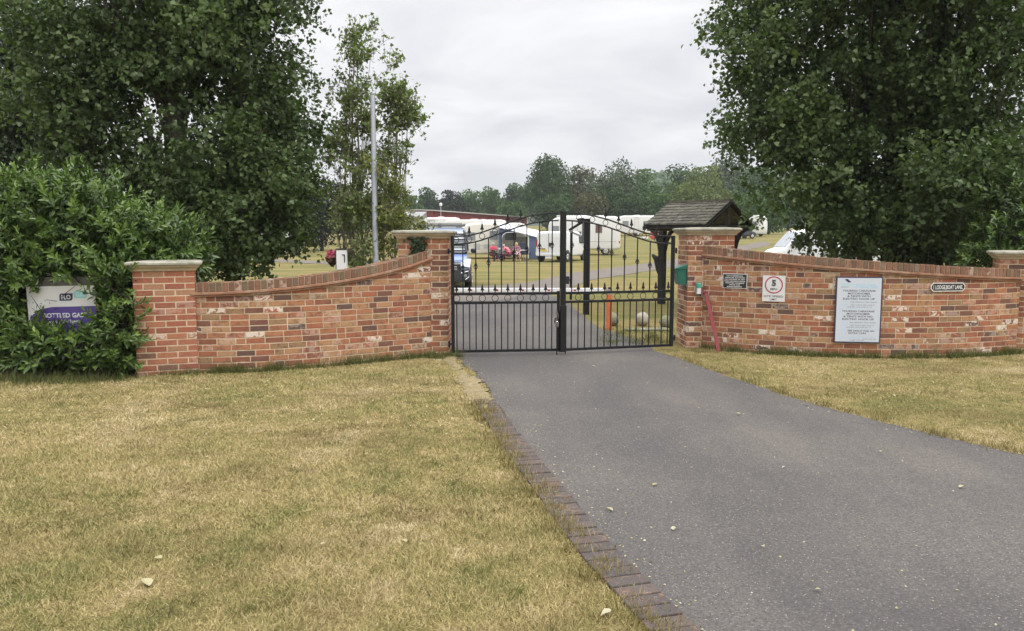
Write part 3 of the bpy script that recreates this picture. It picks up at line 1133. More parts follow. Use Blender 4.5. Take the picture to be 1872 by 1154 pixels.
# ================================================================== signs and things on the walls
def face_at(atf, tot, px, out_=0.0):
    """arc position on a wall whose outer face shows at photo column px, its place and heading"""
    best = min(np.linspace(0, tot, 400), key=lambda s: abs(proj(atf(s, 0, 1.0))[0] - px))
    p, q, r = atf(best, out_, 0), atf(best - .15, 0, 0), atf(best + .15, 0, 0)
    return best, Vector(p), math.atan2(r[1] - q[1], r[0] - q[0])


def wall_sign(name, label, px0, px1, py0, py1, cat="sign", tilt=0.0):
    s, p, rz = face_at(at_r, len_r, (px0 + px1) / 2, 0.014)
    a, b = P(px0, py0, p.y), P(px1, py0, p.y)
    zt, zb = P((px0 + px1) / 2, py0, p.y).z, P((px0 + px1) / 2, py1, p.y).z
    th = thing(name, label, cat, (p.x, p.y, zb), rz)
    return th, (b.x - a.x) / math.cos(rz), zt - zb


def panel(th, w, h, mat, name="panel", y0=-0.003, y1=0.004, bevel=0.0015, x=0.0, z=0.0):
    mb = MB()
    mb.box(x - w / 2, x + w / 2, y0, y1, z, z + h)
    return mb.build(name, mat, th, bevel=bevel)


# black notice with white border
th, W, H = wall_sign("notice_sign", "small black notice with white capitals beside the speed limit sign", 1325, 1363, 500.5, 527.5)
panel(th, W, H, "sign_white")
panel(th, W - .018, H - .018, "sign_black", "face", -.0045, -.0031, 0, 0, .009)
mb = MB()
for i, tx in enumerate(["NO COMMERCIAL", "VEHICLES ALLOWED", "ON THE PARK AT ANY", "TIME WITHOUT PRIOR", "WRITTEN CONSENT", "FROM THE", "MANAGEMENT"]):
    text_into(mb, tx, 0, H - .032 - i * (H - .055) / 6.1, (H - .05) / 11.5, -.0052, maxw=(W - .05) * (0.78, .96, .98, 1, .92, .5, .72)[i], bold=.04)
mb.build("lettering", "sign_white", th)

# speed limit
th, W, H = wall_sign("speed_limit_sign", "white 5 MPH site speed limit sign with red ring", 1396.5, 1432.5, 504, 551.5)
panel(th, W, H, "sign_white")
mb = MB()
cz = H * .64
ro, ri = W * .40, W * .345
v = []
for k in range(48):
    a = 2 * math.pi * k / 48
    v += [(ro * math.cos(a), -.0045, cz + ro * math.sin(a)), (ri * math.cos(a), -.0045, cz + ri * math.sin(a))]
mb.add(v, [(2 * k, 2 * k + 1, (2 * k + 3) % 96, (2 * k + 2) % 96) for k in range(48)])
mb.build("red_ring", "sign_red", th)
mb = MB()
text_into(mb, "5", 0, cz + .030, H * .225, -.0046, bold=.06)
text_into(mb, "MPH", 0, cz - .058, H * .092, -.0046, bold=.01)
mb.build("speed_figure", "sign_ink", th)
mb = MB()
text_into(mb, "SITE SPEED", 0, H * .205, H * .080, -.0046, maxw=W * .86, bold=.008)
text_into(mb, "LIMIT", 0, H * .085, H * .080, -.0046, bold=.008)
mb.build("lettering", "sign_ink", th)

# tariff board
th, W, H = wall_sign("tariff_board", "tall pale blue tariff board in a navy frame", 1530.5, 1610.5, 506, 627)
panel(th, W, H, "sign_frame_navy", "frame", -.012, .006, .002)
panel(th, W - .035, H - .035, "sign_pale_blue", "panel", -.0145, -.0121, 0, 0, .0175)
Y0 = -.0152
ink, skyb, aqua, navy = MB(), MB(), MB(), MB()
w_ = W - .035


def ln(i):
    return H * (1 - i)


text_into(aqua, "WPH", -w_ * .30, ln(.120), H * .034, Y0, maxw=w_ * .25, bold=.03)
text_into(navy, "GROUP", -w_ * .33, ln(.156), H * .013, Y0, maxw=w_ * .18)
navy.add([(x, Y0, ln(z)) for x, z in ((-w_ * .34, .042), (-w_ * .27, .036), (-w_ * .185, .083), (-w_ * .255, .088))], [(0, 1, 2, 3)])
aqua.add([(x, Y0, ln(z)) for x, z in ((-w_ * .345, .050), (-w_ * .33, .050), (-w_ * .40, .082), (-w_ * .415, .082))], [(0, 1, 2, 3)])
text_into(skyb, "BOAT LANE", w_ * .15, ln(.122), H * .024, Y0, maxw=w_ * .44, bold=.02)
text_into(skyb, "TOURING PARK", w_ * .15, ln(.158), H * .024, Y0, maxw=w_ * .58, bold=.02)
for i, (tx, y, mw, hh) in enumerate([("TOURING CARAVANS", .210, .74, .026), ("MOTORHOMES", .252, .50, .026), ("& TENTS WITH", .292, .52, .026), ("ELECTRIC HOOK UP", .332, .72, .026),
                                     ("TOURING CARAVANS", .518, .74, .026), ("MOTORHOMES", .558, .52, .026), ("& TENTS WITH NO", .598, .66, .026), ("ELECTRIC HOOK UP", .638, .72, .026),
                                     ("PER NIGHT FOR AN", .815, .60, .022), ("EXTRA CARS", .850, .40, .022)]):
    text_into(ink, tx, (w_ * .08 if i == 8 else 0), ln(y), H * (hh + .002), Y0, maxw=w_ * mw, bold=.02)
for tx, y, mw, ox in [("PER PERSON PER NIGHT", .382, .60, .12), ("PER CHILD PER NIGHT", .425, .54, .10), ("UNDER THE AGE OF 12", .455, .56, .02),
                      ("PER PERSON PER NIGHT", .690, .60, .12), ("PER CHILD PER NIGHT", .732, .54, .10), ("UNDER THE AGE OF 12", .762, .56, .02)]:
    text_into(ink, tx, w_ * ox, ln(y), H * .0145, Y0, maxw=w_ * mw, bold=.0)
for tx, y, ox, mw in [("\u00a312", .378, -.30, .12), ("\u00a35", .422, -.27, .08), ("\u00a310", .686, -.30, .12), ("\u00a35", .729, -.27, .08), ("\u00a33", .815, -.33, .08)]:
    text_into(skyb, tx, w_ * ox, ln(y), H * .020, Y0, maxw=w_ * mw)
for y in (.483, .787):
    skyb.box(-w_ * .44, w_ * .44, Y0, Y0 + .0004, ln(y + .001), ln(y - .001))
text_into(skyb, "PLEASE CONTACT THE PARK OFFICE", -w_ * .02, ln(.918), H * .010, Y0, maxw=w_ * .84)
text_into(skyb, "FOR BOOKINGS CALL", -w_ * .16, ln(.938), H * .010, Y0, maxw=w_ * .50)
text_into(ink, "07787 706 307", w_ * .28, ln(.938), H * .012, Y0, maxw=w_ * .32)
text_into(ink, "07887 964 397", 0, ln(.958), H * .012, Y0, maxw=w_ * .34)
ink.build("lettering", "sign_ink", th)
skyb.build("blue_lettering", "sign_sky", th)
aqua.build("logo_letters", "sign_aqua", th)
navy.build("logo_roof", "sign_navy", th)

# house name plate
th, W, H = wall_sign("name_plate", "black house name plate with white border and clipped corners", 1697, 1766, 517, 533)
def clipped(w, h, c, z0=0.0):
    return [(-w / 2 + c, z0), (w / 2 - c, z0), (w / 2 - c * .55, z0 + c * .5), (w / 2, z0 + c), (w / 2, z0 + h - c), (w / 2 - c * .55, z0 + h - c * .5), (w / 2 - c, z0 + h),
            (-w / 2 + c, z0 + h), (-w / 2 + c * .55, z0 + h - c * .5), (-w / 2, z0 + h - c), (-w / 2, z0 + c), (-w / 2 + c * .55, z0 + c * .5)]
mb = MB()
mb.prism(clipped(W, H, .035), -.005, .004)
mb.build("border", "sign_white", th)
mb = MB()
mb.prism(clipped(W - .024, H - .024, .03, .012), -.0062, -.0051)
mb.build("plate", "sign_black", th)
mb = MB()
text_into(mb, "1 LODGE,BOAT LANE.", 0, H * .5, H * .46, -.0070, maxw=W - .075, bold=.022)
mb.build("lettering", "sign_white", th)

# green post box on the gate-side face of the right gate pier
yb = yg2 + .03
zb_, zt_ = P(1245, 521, yb).z, P(1245, 484, yb).z
th = thing("post_box", "dark green metal post box with sloped lid on the right gate pier", "post box", (xl - .002, yb, zb_))
hh = zt_ - zb_
mb = MB()
mb.M = Matrix.Translation((0, 0, 0))
D = .165
mb.add([(-D * .72, 0, 0), (0, 0, 0), (0, .26, 0), (-D * .72, .26, 0), (-D, 0, hh * .78), (0, 0, hh * .78), (0, .26, hh * .78), (-D, .26, hh * .78)], MB.BF)
mb.build("body", "green_box", th, bevel=.004)
mb = MB()
mb.add([(-D - .015, -.012, hh * .76), (0, -.012, hh * .76), (0, .272, hh * .76), (-D - .015, .272, hh * .76), (-D - .015, -.012, hh * .82), (-.0, -.012, hh), (-.0, .272, hh), (-D - .015, .272, hh * .82)], MB.BF)
mb.build("lid", "green_box", th, bevel=.004)
mb = MB()
mb.box(-D - .006, -D + .01, .03, .23, hh * .60, hh * .64)
mb.build("slot_flap", "iron_worn", th)
mb = MB()
mb.box(-.012, .003, .0, .28, -.02, hh + .012)
mb.build("back_plate", "grey_cap", th)

# small keypad box on the front of that pier
pz = P(1277, 540, yg2 - .03)
pz2 = P(1277, 517, yg2 - .03)
th = thing("switch_box", "small white box with green cap beside the top of the red bar", "switch box", (pz.x, yg2 - .006, pz.z))
hh = pz2.z - pz.z
mb = MB()
mb.box(-.042, .040, -.012, 0, 0, hh)
mb.build("back_plate", "grey_cap", th, bevel=.003)
mb = MB()
mb.box(-.030, .028, -.06, -.0125, .02, hh * .58)
mb.build("body", "sign_white", th, bevel=.006)
mb = MB()
mb.box(-.032, .030, -.064, -.0125, hh * .585, hh * .96)
mb.build("cap", "green_cap", th, bevel=.006)

# red bar leaning on the wall
b0 = G(1311, 641)
b0.y -= .12
s, p, rz = face_at(at_r, len_r, 1292, 0.03)
tpt = P(1290.5, 533, p.y)
th = thing("steel_bar", "red steel angle bar leaning against the wall beside the gate", "bar", (b0.x, b0.y, 0))
mb = MB()
base = Vector((0, 0, -.03))
topv = Vector((tpt.x - b0.x, tpt.y - b0.y, tpt.z))
mb.bar(base, topv, .055, .008, (0, 1, 0))
mb.bar(base + Vector((.024, .022, 0)), topv + Vector((.024, .022, 0)), .008, .045, (0, 1, 0))
mb.build("bar", "red_pole", th, bevel=.002)
mb = MB()
mb.bar(topv + Vector((.012, .0, -.012)), topv + Vector((-.075, .0, -.006)), .03, .02)
mb.build("top_lug", "red_pole", th, bevel=.002)
mb = MB()
mb.bar(topv + Vector((-.072, .0, .004)), topv + Vector((-.078, .0, -.07)), .014, .02, (0, 1, 0))
mb.build("pin", "iron_black", th)

# gas sign on a board in the hedge
YS = 9.12
c0, c1 = P(53, 600, YS), P(176, 523, YS)
W, H = c1.x - c0.x, c1.z - c0.z + .10
th = thing("gas_sign", "white and purple bottled gas sign half hidden in the laurel hedge", "sign", ((c0.x + c1.x) / 2, YS, c1.z - H), R(-2))
th.rotation_euler = (0, R(-1.2), R(-2))
panel(th, W, H, "sign_white", "panel", -.004, .006)
mb = MB()
hw = H - .245 - .0
mb.prism([(-W / 2 + .02, 0.002), (W / 2 - .001, 0.002), (W / 2 - .001, hw), (-W / 2 + .30, hw - .004), (-W / 2 + .15, hw - .03), (-W / 2 + .02, hw - .12)], -.0055, -.0041)
mb.build("purple_band", "sign_purple", th)
mb = MB()
def logo(x0, x1, z0, z1, r, e):
    pts = [(x0, z0), (x1 - r, z0)]
    pts += [(x1 - r + r * math.sin(a), z0 + r - r * math.cos(a)) for a in np.linspace(0, math.pi / 2, 6)[1:]]
    pts += [(x1 + e, z1), (x0 + r, z1)]
    pts += [(x0 + r - r * math.sin(a) + e * .3, z1 - r + r * math.cos(a)) for a in np.linspace(0, math.pi / 2, 6)[1:]]
    return pts
lz = H - .165
mb.prism(logo(-.020, .142, lz - .012, lz + .076, .03, .006), -.0055, -.0041)
mb.build("logo_panel", "sign_navy", th)
mb = MB()
mb.prism(logo(.158, .320, lz + .016, lz + .104, .028, .006), -.0055, -.0041)
mb.build("logo_panel", "sign_teal", th)
mb = MB()
text_into(mb, "FLO", .062, lz + .032, .052, -.0062, maxw=.112, bold=.022)
text_into(mb, "BOTTLED GAS", .015, hw - .105, .054, -.0062, maxw=.49, bold=.03)
text_into(mb, "Available here", .015, hw - .178, .050, -.0062, maxw=.42, bold=.01)
mb.build("lettering", "sign_white", th)
mb = MB()
text_into(mb, "GAS", .240, lz + .060, .050, -.0062, maxw=.112, bold=.012)
mb.build("pale_lettering", "sign_teal_text", th)
mb = MB()
for x, z in ((-W / 2 + .07, H - .195), (-W / 2 + .17, H - .205), (-W / 2 + .275, H - .2), (-W / 2 + .22, H - .175)):
    mb.lathe([(.007, -.0055), (.0065, -.0041)], 8, 'y', (x, 0, z))
mb.build("bolt", "sign_ink", th)
# wooden board carrying it
th = thing("board_fence", "weathered horizontal boards behind the gas sign", "fence", ((c0.x + c1.x) / 2 + .1, YS + .05, 0))
mb = MB()
mb.box(-.52, .50, -.02, .015, 1.06, 1.17)
mb.build("rail", "wood_grey", th)
mb = MB()
mb.box(-.52, .40, -.02, .015, .60, .70)
mb.build("rail", "wood_grey", th)
for x in (-.38,):
    mb = MB()
    mb.box(x - .04, x + .04, .016, .08, -.05, 1.15)
    mb.build("post", "wood_grey", th)

# ================================================================== behind the gate
# height post with bracket arms
b = G(1071.5, 575)
th = thing("gate_post", "tall thick black steel post standing behind the right gate leaf", "post", b)
wp = 11 / FPX * b.y
ht = P(1071, 400, b.y).z
mb = MB()
mb.box(-wp / 2, wp / 2, -wp / 2, wp / 2, -.1, ht)
mb.build("column", "iron_black", th, bevel=.006)
mb = MB()
tl = P(1040.5, 421, b.y) - b
mb.bar((-wp / 2, 0, ht - .05), (tl.x, 0, tl.z), .05, .05, (0, 1, 0))
mb.bar((-wp / 2, 0, ht - .03), (-wp / 2 - .13, 0, ht - .05), .10, .12, (0, 1, 0))
mb.build("stay", "iron_black", th)
mb = MB()
tr = P(1062, 432, b.y) - b
mb.bar((tl.x, -.01, tl.z - .02), (tr.x, -.01, tr.z), .035, .06, (0, 1, 0))
mb.build("arm", "grey_cap", th)
# thin post with lock box
b2 = G(1043.5, 548)
th = thing("thin_post", "thin black post carrying a dark box behind the gate centre", "post", b2)
ht2 = P(1043, 424, b2.y).z
mb = MB()
mb.box(-.03, .03, -.03, .03, -.05, ht2)
mb.build("column", "iron_black", th)
mb = MB()
q0 = P(1030, 519, b2.y) - b2
mb.box(q0.x - .02, -.05, -.12, .06, q0.z, q0.z + .20)
mb.box(-.052, -.028, -.04, .04, q0.z + .08, q0.z + .12)
mb.build("control_box", "plastic_dark", th, bevel=.01)

# barrier boom with its catch post
bo = G(1113, 603)
th = thing("catch_post", "short orange post with grey cap holding the barrier end", "post", bo)
k = bo.y / FPX
h1, h2 = P(1113, 536, bo.y).z, P(1113, 528, bo.y).z
mb = MB()
mb.box(-4.6 * k, 4.6 * k, -4.6 * k, 4.6 * k, -.05, h1 - .03)
mb.build("column", "orange_post", th, bevel=.004)
mb = MB()
mb.box(-5 * k, 4.2 * k, -.04, .04, h1 - .028, h2 - .01)
mb.build("cradle", "grey_cap", th, bevel=.005)
mb = MB()
mb.box(-2 * k, 3.5 * k, -.035, .035, h2 - .009, h2 + .03)
mb.build("cap", "plastic_dark", th, bevel=.005)
zb0 = P(1100, 530, bo.y + .05).z
xL = P(760, 530, bo.y).x
th = thing("barrier_boom", "white boom of the road barrier with small red bands", "barrier", (xL, bo.y + .02, zb0))
xr_ = P(1105, 530, bo.y).x - xL
mb = MB()
mb.box(0, xr_, -.03, .03, -.033, .033)
mb.build("boom", "white_paint", th, bevel=.006)
x = .5
while x < xr_ - .2:
    mb = MB()
    mb.box(x, x + .045, -.0315, .0315, -.018, .012)
    mb.build("red_band", "red_band", th)
    x += .46
mb = MB()
mb.box(-.25, .12, -.15, .15, -zb0 - .02, .12)
mb.build("cabinet", "white_paint", th, bevel=.02)

# stone balls
for i, (px, py, r, lab, mat) in enumerate([(1175.5, 597, 13.2, "clean round stone ball on a slab between two mossy balls", "stone_ball"),
                                           (1120.5, 596.5, 12.5, "mossy round stone ball partly behind the orange post", "stone_mossy"),
                                           (1219, 601, 12.5, "mossy round stone ball beside the right gate hinge", "stone_mossy")]):
    g = G(px, py)
    rr = r / FPX * g.y
    o = thing("stone_ball", lab, "stone ball", (g.x, g.y + rr * .6, 0), 0, "stone balls along the drive")
    mb = MB()
    n = 14
    prof = [(max(.001, rr * math.sin(math.pi * k / n)), rr * .94 - rr * math.cos(math.pi * k / n)) for k in range(n + 1)]
    mb.lathe(prof, 22)
    for j, vv in enumerate(mb.v):
        f = 1 + .018 * math.sin(vv[0] * 31 + i) * math.cos(vv[2] * 27) + .012 * math.sin(vv[1] * 53)
        mb.v[j] = (vv[0] * f, vv[1] * f, vv[2] * f)
    mb.build("ball", mat, o, smooth=True)
g = G(1182, 604)
th = thing("stone_slab", "flat pale stone slab in front of the clean stone ball", "slab", (g.x, g.y, 0))
mb = MB()
mb.prism([(-.38, 0), (.42, 0), (.40, .035), (-.36, .03)], -.12, .16)
mb.build("slab", "stone_mossy", th, bevel=.012)

# shelter roof on two posts
YN = 17.6
e0, e1, e2 = P(1177, 410.5, YN), P(1285, 411.5, YN), P(1368, 411, YN)
ang = R(-47)
zE = 1.65 + 21.5 / FPX * YN
zR = P(1333, 367.5, YN).z
Lr, Wr = (e1.x - e0.x) / math.cos(ang) * .82, (e2.x - e1.x) / math.sin(-ang) * 1.34
# local frame: x along the ridge, front eave at y=-Wr/2, right gable at x=Lr/2
ctr = Vector(((e0.x + e2.x) / 2 + .20, YN + .55, 0))
th = thing("notice_shelter", "mossy shingle roofed shelter on dark timber posts behind the gate pier", "shelter", ctr, -ang * 1.0)
th.rotation_euler = (0, 0, -ang * -1 + 0)
mb = MB()
rows = 8
rs_ = random.Random(4)
for side in (-1, 1):
    for r_ in range(rows):
        t0, t1 = r_ / rows, (r_ + 1) / rows + .035
        x = -Lr / 2 - .03 - rs_.uniform(0, .1)
        while x < Lr / 2:
            wd = rs_.uniform(.10, .19)
            a, b_ = max(x, -Lr / 2 - .03), min(x + wd - .008, Lr / 2 + .03)
            x += wd
            if b_ - a < .02:
                continue
            j = rs_.uniform(-.012, .012)
            def pt(xx, t, lift):
                tt = min(t, 1.0)
                return (xx, side * (Wr / 2 + .05) * (1 - tt), zE + (zR - zE) * tt + lift)
            ta = max(0, t0 + j)
            lo = .030 + rs_.uniform(0, .012)
            mb.add([pt(a, ta, 0.0), pt(b_, ta, 0.0), pt(b_, t1, -.004), pt(a, t1, -.004), pt(a, ta, lo), pt(b_, ta, lo), pt(b_, t1, .010), pt(a, t1, .010)], MB.BF, rs_.random())
mb.build("roof", "roof_shingle", th)
mb = MB()
mb.bar((-Lr / 2 - .03, 0, zR + .02), (Lr / 2 + .03, 0, zR + .02), .12, .04)
mb.build("ridge_cap", "roof_shingle", th)
for sx_ in (-1, 1):
    for sy_ in (-1, 1):
        mb = MB()
        mb.bar((sx_ * (Lr / 2 + .005), sy_ * (Wr / 2 + .06), zE - .06), (sx_ * (Lr / 2 + .005), 0, zR - .05), .045, .12, (1, 0, 0))
        mb.build("bargeboard", "wood_dark", th)
    mb = MB()
    mb.bar((sx_ * (Lr / 2 - .06), -Wr / 2, zE - .07), (sx_ * (Lr / 2 - .06), Wr / 2, zE - .07), .08, .13)
    mb.build("tie_beam", "wood_grey", th)
    mb = MB()
    mb.bar((sx_ * (Lr / 2 - .06), 0, zE - .004), (sx_ * (Lr / 2 - .06), 0, zR - .06), .09, .09, (0, 1, 0))
    mb.build("king_post", "wood_grey", th)
for sy_ in (-1, 1):
    mb = MB()
    mb.bar((-Lr / 2, sy_ * (Wr / 2 - .02), zE - .03), (Lr / 2, sy_ * (Wr / 2 - .02), zE - .03), .07, .12)
    mb.build("eaves_beam", "wood_dark", th)
inv = th.matrix_basis
rzS = th.rotation_euler.z
for px_, dirs in ((1221.5, -1), (1322, 1)):
    wpt = P(px_, 500, YN + .55)
    dx = (wpt.x - ctr.x)
    lx = dx / max(.3, math.cos(rzS))
    mb = MB()
    mb.box(lx - .075, lx + .075, -.075, .075, -.05, zE - .02)
    po = mb.build("post", "wood_dark", th, bevel=.006)
    mb = MB()
    for sg in (-1, 1):
        mb.tube([(lx + sg * .07, 0, zE - .62), (lx + sg * .12, 0, zE - .38), (lx + sg * .22, 0, zE - .18), (lx + sg * .40, 0, zE - .06)], .05, 6)
    mb.build("brace", "wood_dark", th)
mb = MB()
lx0 = (P(1221.5, 500, YN + .55).x - ctr.x) / max(.3, math.cos(rzS))
mb.tube([(lx0, 0, .55), (lx0 - .09, 0, .85), (lx0 - .17, 0, 1.12), (lx0 - .30, 0, 1.20)], [.03, .08, .08, .03], 6)
mb.build("carved_bracket", "wood_dark", th)

# pole
b = P(687, 490, 13.6)
tp = P(679.3, 172, 13.6)
th = thing("lamp_pole", "plain tall grey steel pole behind the left wall", "pole", (b.x, 13.6, 0))
mb = MB()
mb.tube([(0, 0, -.1), (0, 0, tp.z)], [.058, .040], 14)
mb.build("pole", "zinc", th, smooth=True)
mb = MB()
mb.lathe([(.041, tp.z - .02), (.043, tp.z), (.03, tp.z + .012)], 14)
mb.build("cap", "grey_cap", th, smooth=True)

# meter cabinet and hanging basket
b = P(625.5, 500, 12.6)
z0_, z1_ = P(625, 493, 12.6).z, P(625, 455.5, 12.6).z
th = thing("meter_cabinet", "white upright cabinet with black edges behind the left wall", "cabinet", (b.x, 12.6, 0))
mb = MB()
mb.box(-.078, .078, -.06, .06, z0_, z1_ - .012)
mb.build("body", "white_paint", th, bevel=.003)
mb = MB()
mb.box(-.085, .085, -.066, .066, z1_ - .0115, z1_ + .008)
mb.box(-.086, -.079, -.066, .066, z0_ + .01, z1_ - .012)
mb.build("trim", "plastic_dark", th)
mb = MB()
mb.box(.05, .066, -.066, -.0605, z0_ + .12, z0_ + .25)
mb.box(.02, .05, -.066, -.0605, z0_ + .235, z0_ + .25)
mb.build("handle", "plastic_dark", th)
mb = MB()
mb.box(-.07, -.03, -.05, .05, -.05, z0_ - .002)
mb.box(.03, .07, -.05, .05, -.05, z0_ - .002)
mb.build("leg", "plastic_dark", th)
fb = P(607, 470, 12.7)
th = thing("flower_basket", "clump of pink flowers hanging beside the white cabinet", "flower basket", fb)
n = 240
d = unit(rng.normal(size=(n, 3)))
pp = np.array(fb) + d * np.array([.095, .09, .105]) * rng.uniform(.6, 1, (n, 1))
leaf_mesh("blooms", pp, d + rng.normal(size=(n, 3)) * .4, d, .04, POPLAR, "flower_pink", th)
n = 160
d = unit(rng.normal(size=(n, 3)))
d[:, 2] = -np.abs(d[:, 2])
leaf_mesh("greenery", np.array(fb) + d * np.array([.09, .085, .10]) * .8, d, rng.normal(size=(n, 3)), .05, POPLAR, "poplar_leaf", th)
mb = MB()
mb.lathe([(.02, -.16), (.07, -.10), (.085, -.03), (.07, -.02)], 10)
mb.tube([(.05, 0, -.09), (.12, 0, -.15), (.155, 0, -.20)], .014, 5)
mb.build("basket", "bark_dark", th)

# ================================================================== vehicles, caravans, buildings, people
def ring_section(y, zb, zt, wb, wt, r=0.12, n=4):
    """closed section of a body at station y: trapezoid with rounded corners"""
    pts = []
    for (cx, cz, a0, w) in ((wb - r, zb + r, -90, wb), (wt - r, zt - r, 0, wt), (-(wt - r), zt - r, 90, wt), (-(wb - r), zb + r, 180, wb)):
        for k in range(n + 1):
            a = R(a0 + 90 * k / n)
            pts.append((cx + r * math.cos(a), y, cz + r * math.sin(a)))
    return pts


def body(th, mat, stations, name="body"):
    mb = MB()
    mb.rings([ring_section(*s) for s in stations])
    return mb.build(name, mat, th, smooth=True)


def wheel(th, x, y, r=.33, wdt=.2, side=1, rim="chrome"):
    mb = MB()
    mb.lathe([(r * .62, -wdt / 2), (r * .92, -wdt / 2), (r, -wdt * .35), (r, wdt * .35), (r * .92, wdt / 2), (r * .62, wdt / 2)], 20, 'x', (x, y, r))
    t = mb.build("wheel", "tyre", th, smooth=True)
    mb = MB()
    xo = x + side * wdt * .42
    mb.lathe([(r * .61, -.03), (r * .61, .02), (r * .5, .03)], 16, 'x', (xo, y, r))
    for k in range(5):
        a = 2 * math.pi * k / 5
        mb.bar((xo + side * .035, y + .05 * math.cos(a), r + .05 * math.sin(a)), (xo + side * .03, y + r * .58 * math.cos(a), r + r * .58 * math.sin(a)), .07, .03, (1, 0, 0))
    mb.build("rim", rim, t)
    return t


def pane(th, name, mat, pts, thick=.012, nrm=None):
    """thin pane from four or more points lying on the body, stood proud by its thickness"""
    p = [Vector(q) for q in pts]
    n_ = (p[1] - p[0]).cross(p[2] - p[0]).normalized() if nrm is None else Vector(nrm).normalized()
    mb = MB()
    k = len(p)
    vs = [q - n_ * .02 for q in p] + [q + n_ * thick for q in p]
    mb.add(vs, [tuple(range(k - 1, -1, -1)), tuple(range(k, 2 * k))] + [(i, (i + 1) % k, (i + 1) % k + k, i + k) for i in range(k)])
    return mb.build(name, mat, th)


VAN = [(0.0, .50, 1.86, .90, .78, .10), (.06, .40, 1.93, .95, .83, .12), (.5, .36, 1.96, .955, .84, .14), (2.6, .36, 1.97, .955, .84, .14), (3.25, .36, 1.955, .955, .83, .15),
       (3.55, .36, 1.86, .955, .81, .14), (4.06, .36, 1.27, .95, .84, .12), (4.24, .34, 1.07, .945, .84, .10), (4.55, .32, .97, .93, .82, .10), (4.74, .34, .84, .87, .76, .10), (4.82, .42, .74, .76, .66, .08)]


def side_x(z, wb=.955, wt=.84, zb=.36, zt=1.96):
    return wb + (wt - wb) * (z - zb) / (zt - zb)


def van(label, loc, rz, paint, name="van"):
    th = thing(name, label, "van", loc, rz, "vans on the camp site")
    body(th, paint, VAN)
    for sx_ in (-1, 1):
        for y in (.85, 3.95):
            wheel(th, sx_ * .86, y, .33, .22, sx_)
            mb = MB()
            mb.lathe([(.41, -.02), (.41, .02)], 20, 'x', (sx_ * .945, y, .36))
            mb.build("wheel_arch", "plastic_dark", th)
        # cab door window
        zs = [(3.05, 1.18), (4.0, 1.18), (3.62, 1.70), (3.10, 1.74)]
        pts = [(sx_ * side_x(z), y, z) for y, z in zs]
        pane(th, "side_window", "glass_dark", pts if sx_ > 0 else pts[::-1], .006, (sx_, 0, .05))
        zs = [(1.75, 1.2), (2.95, 1.2), (2.95, 1.74), (1.75, 1.74)]
        mb = MB()
        mb.lathe([(.05, -.07), (.09, -.02), (.09, .05), (.05, .08)], 10, 'z', (sx_ * 1.05, 3.75, 1.18))
        mb.build("mirror", "plastic_dark", th, smooth=True)
        pane(th, "tail_light", "red_lens", [(sx_ * .90, -.0, 1.0), (sx_ * .80, -.0, 1.0), (sx_ * .78, .03, 1.45), (sx_ * .855, .03, 1.45)], .03, (0, -1, 0))
    # rear doors
    pane(th, "rear_door", paint, [(-.78, .01, .62), (-.008, .01, .62), (-.008, .035, 1.84), (-.72, .035, 1.84)], .03, (0, -1, 0))
    d2 = pane(th, "rear_door", paint, [(.008, .01, .62), (.78, .01, .62), (.72, .035, 1.84), (.008, .035, 1.84)], .03, (0, -1, 0))
    mb = MB()
    mb.box(.04, .15, -.065, -.02, 1.0, 1.24)
    mb.build("door_handle", "plastic_dark", d2)
    mb = MB()
    mb.box(-.007, .007, -.03, .0, .62, 1.84)
    mb.build("door_seam", "plastic_dark", th)
    mb = MB()
    mb.box(-.86, .86, -.06, .05, .40, .58)
    mb.build("rear_bumper", paint, th, bevel=.02)
    mb = MB()
    mb.box(-.60, -.12, -.045, -.02, .70, .82)
    mb.build("number_plate", "plate_yellow", th)
    mb = MB()
    mb.box(-.5, -.22, -.06, -.02, .825, .87)
    mb.build("plate_lamp", "plastic_dark", th)
    # windscreen, grille, lamps
    pane(th, "windscreen", "windscreen", [(-.78, 4.20, 1.13), (.78, 4.20, 1.13), (.72, 3.60, 1.82), (-.72, 3.60, 1.82)], .014, (0, .75, .66))
    return th


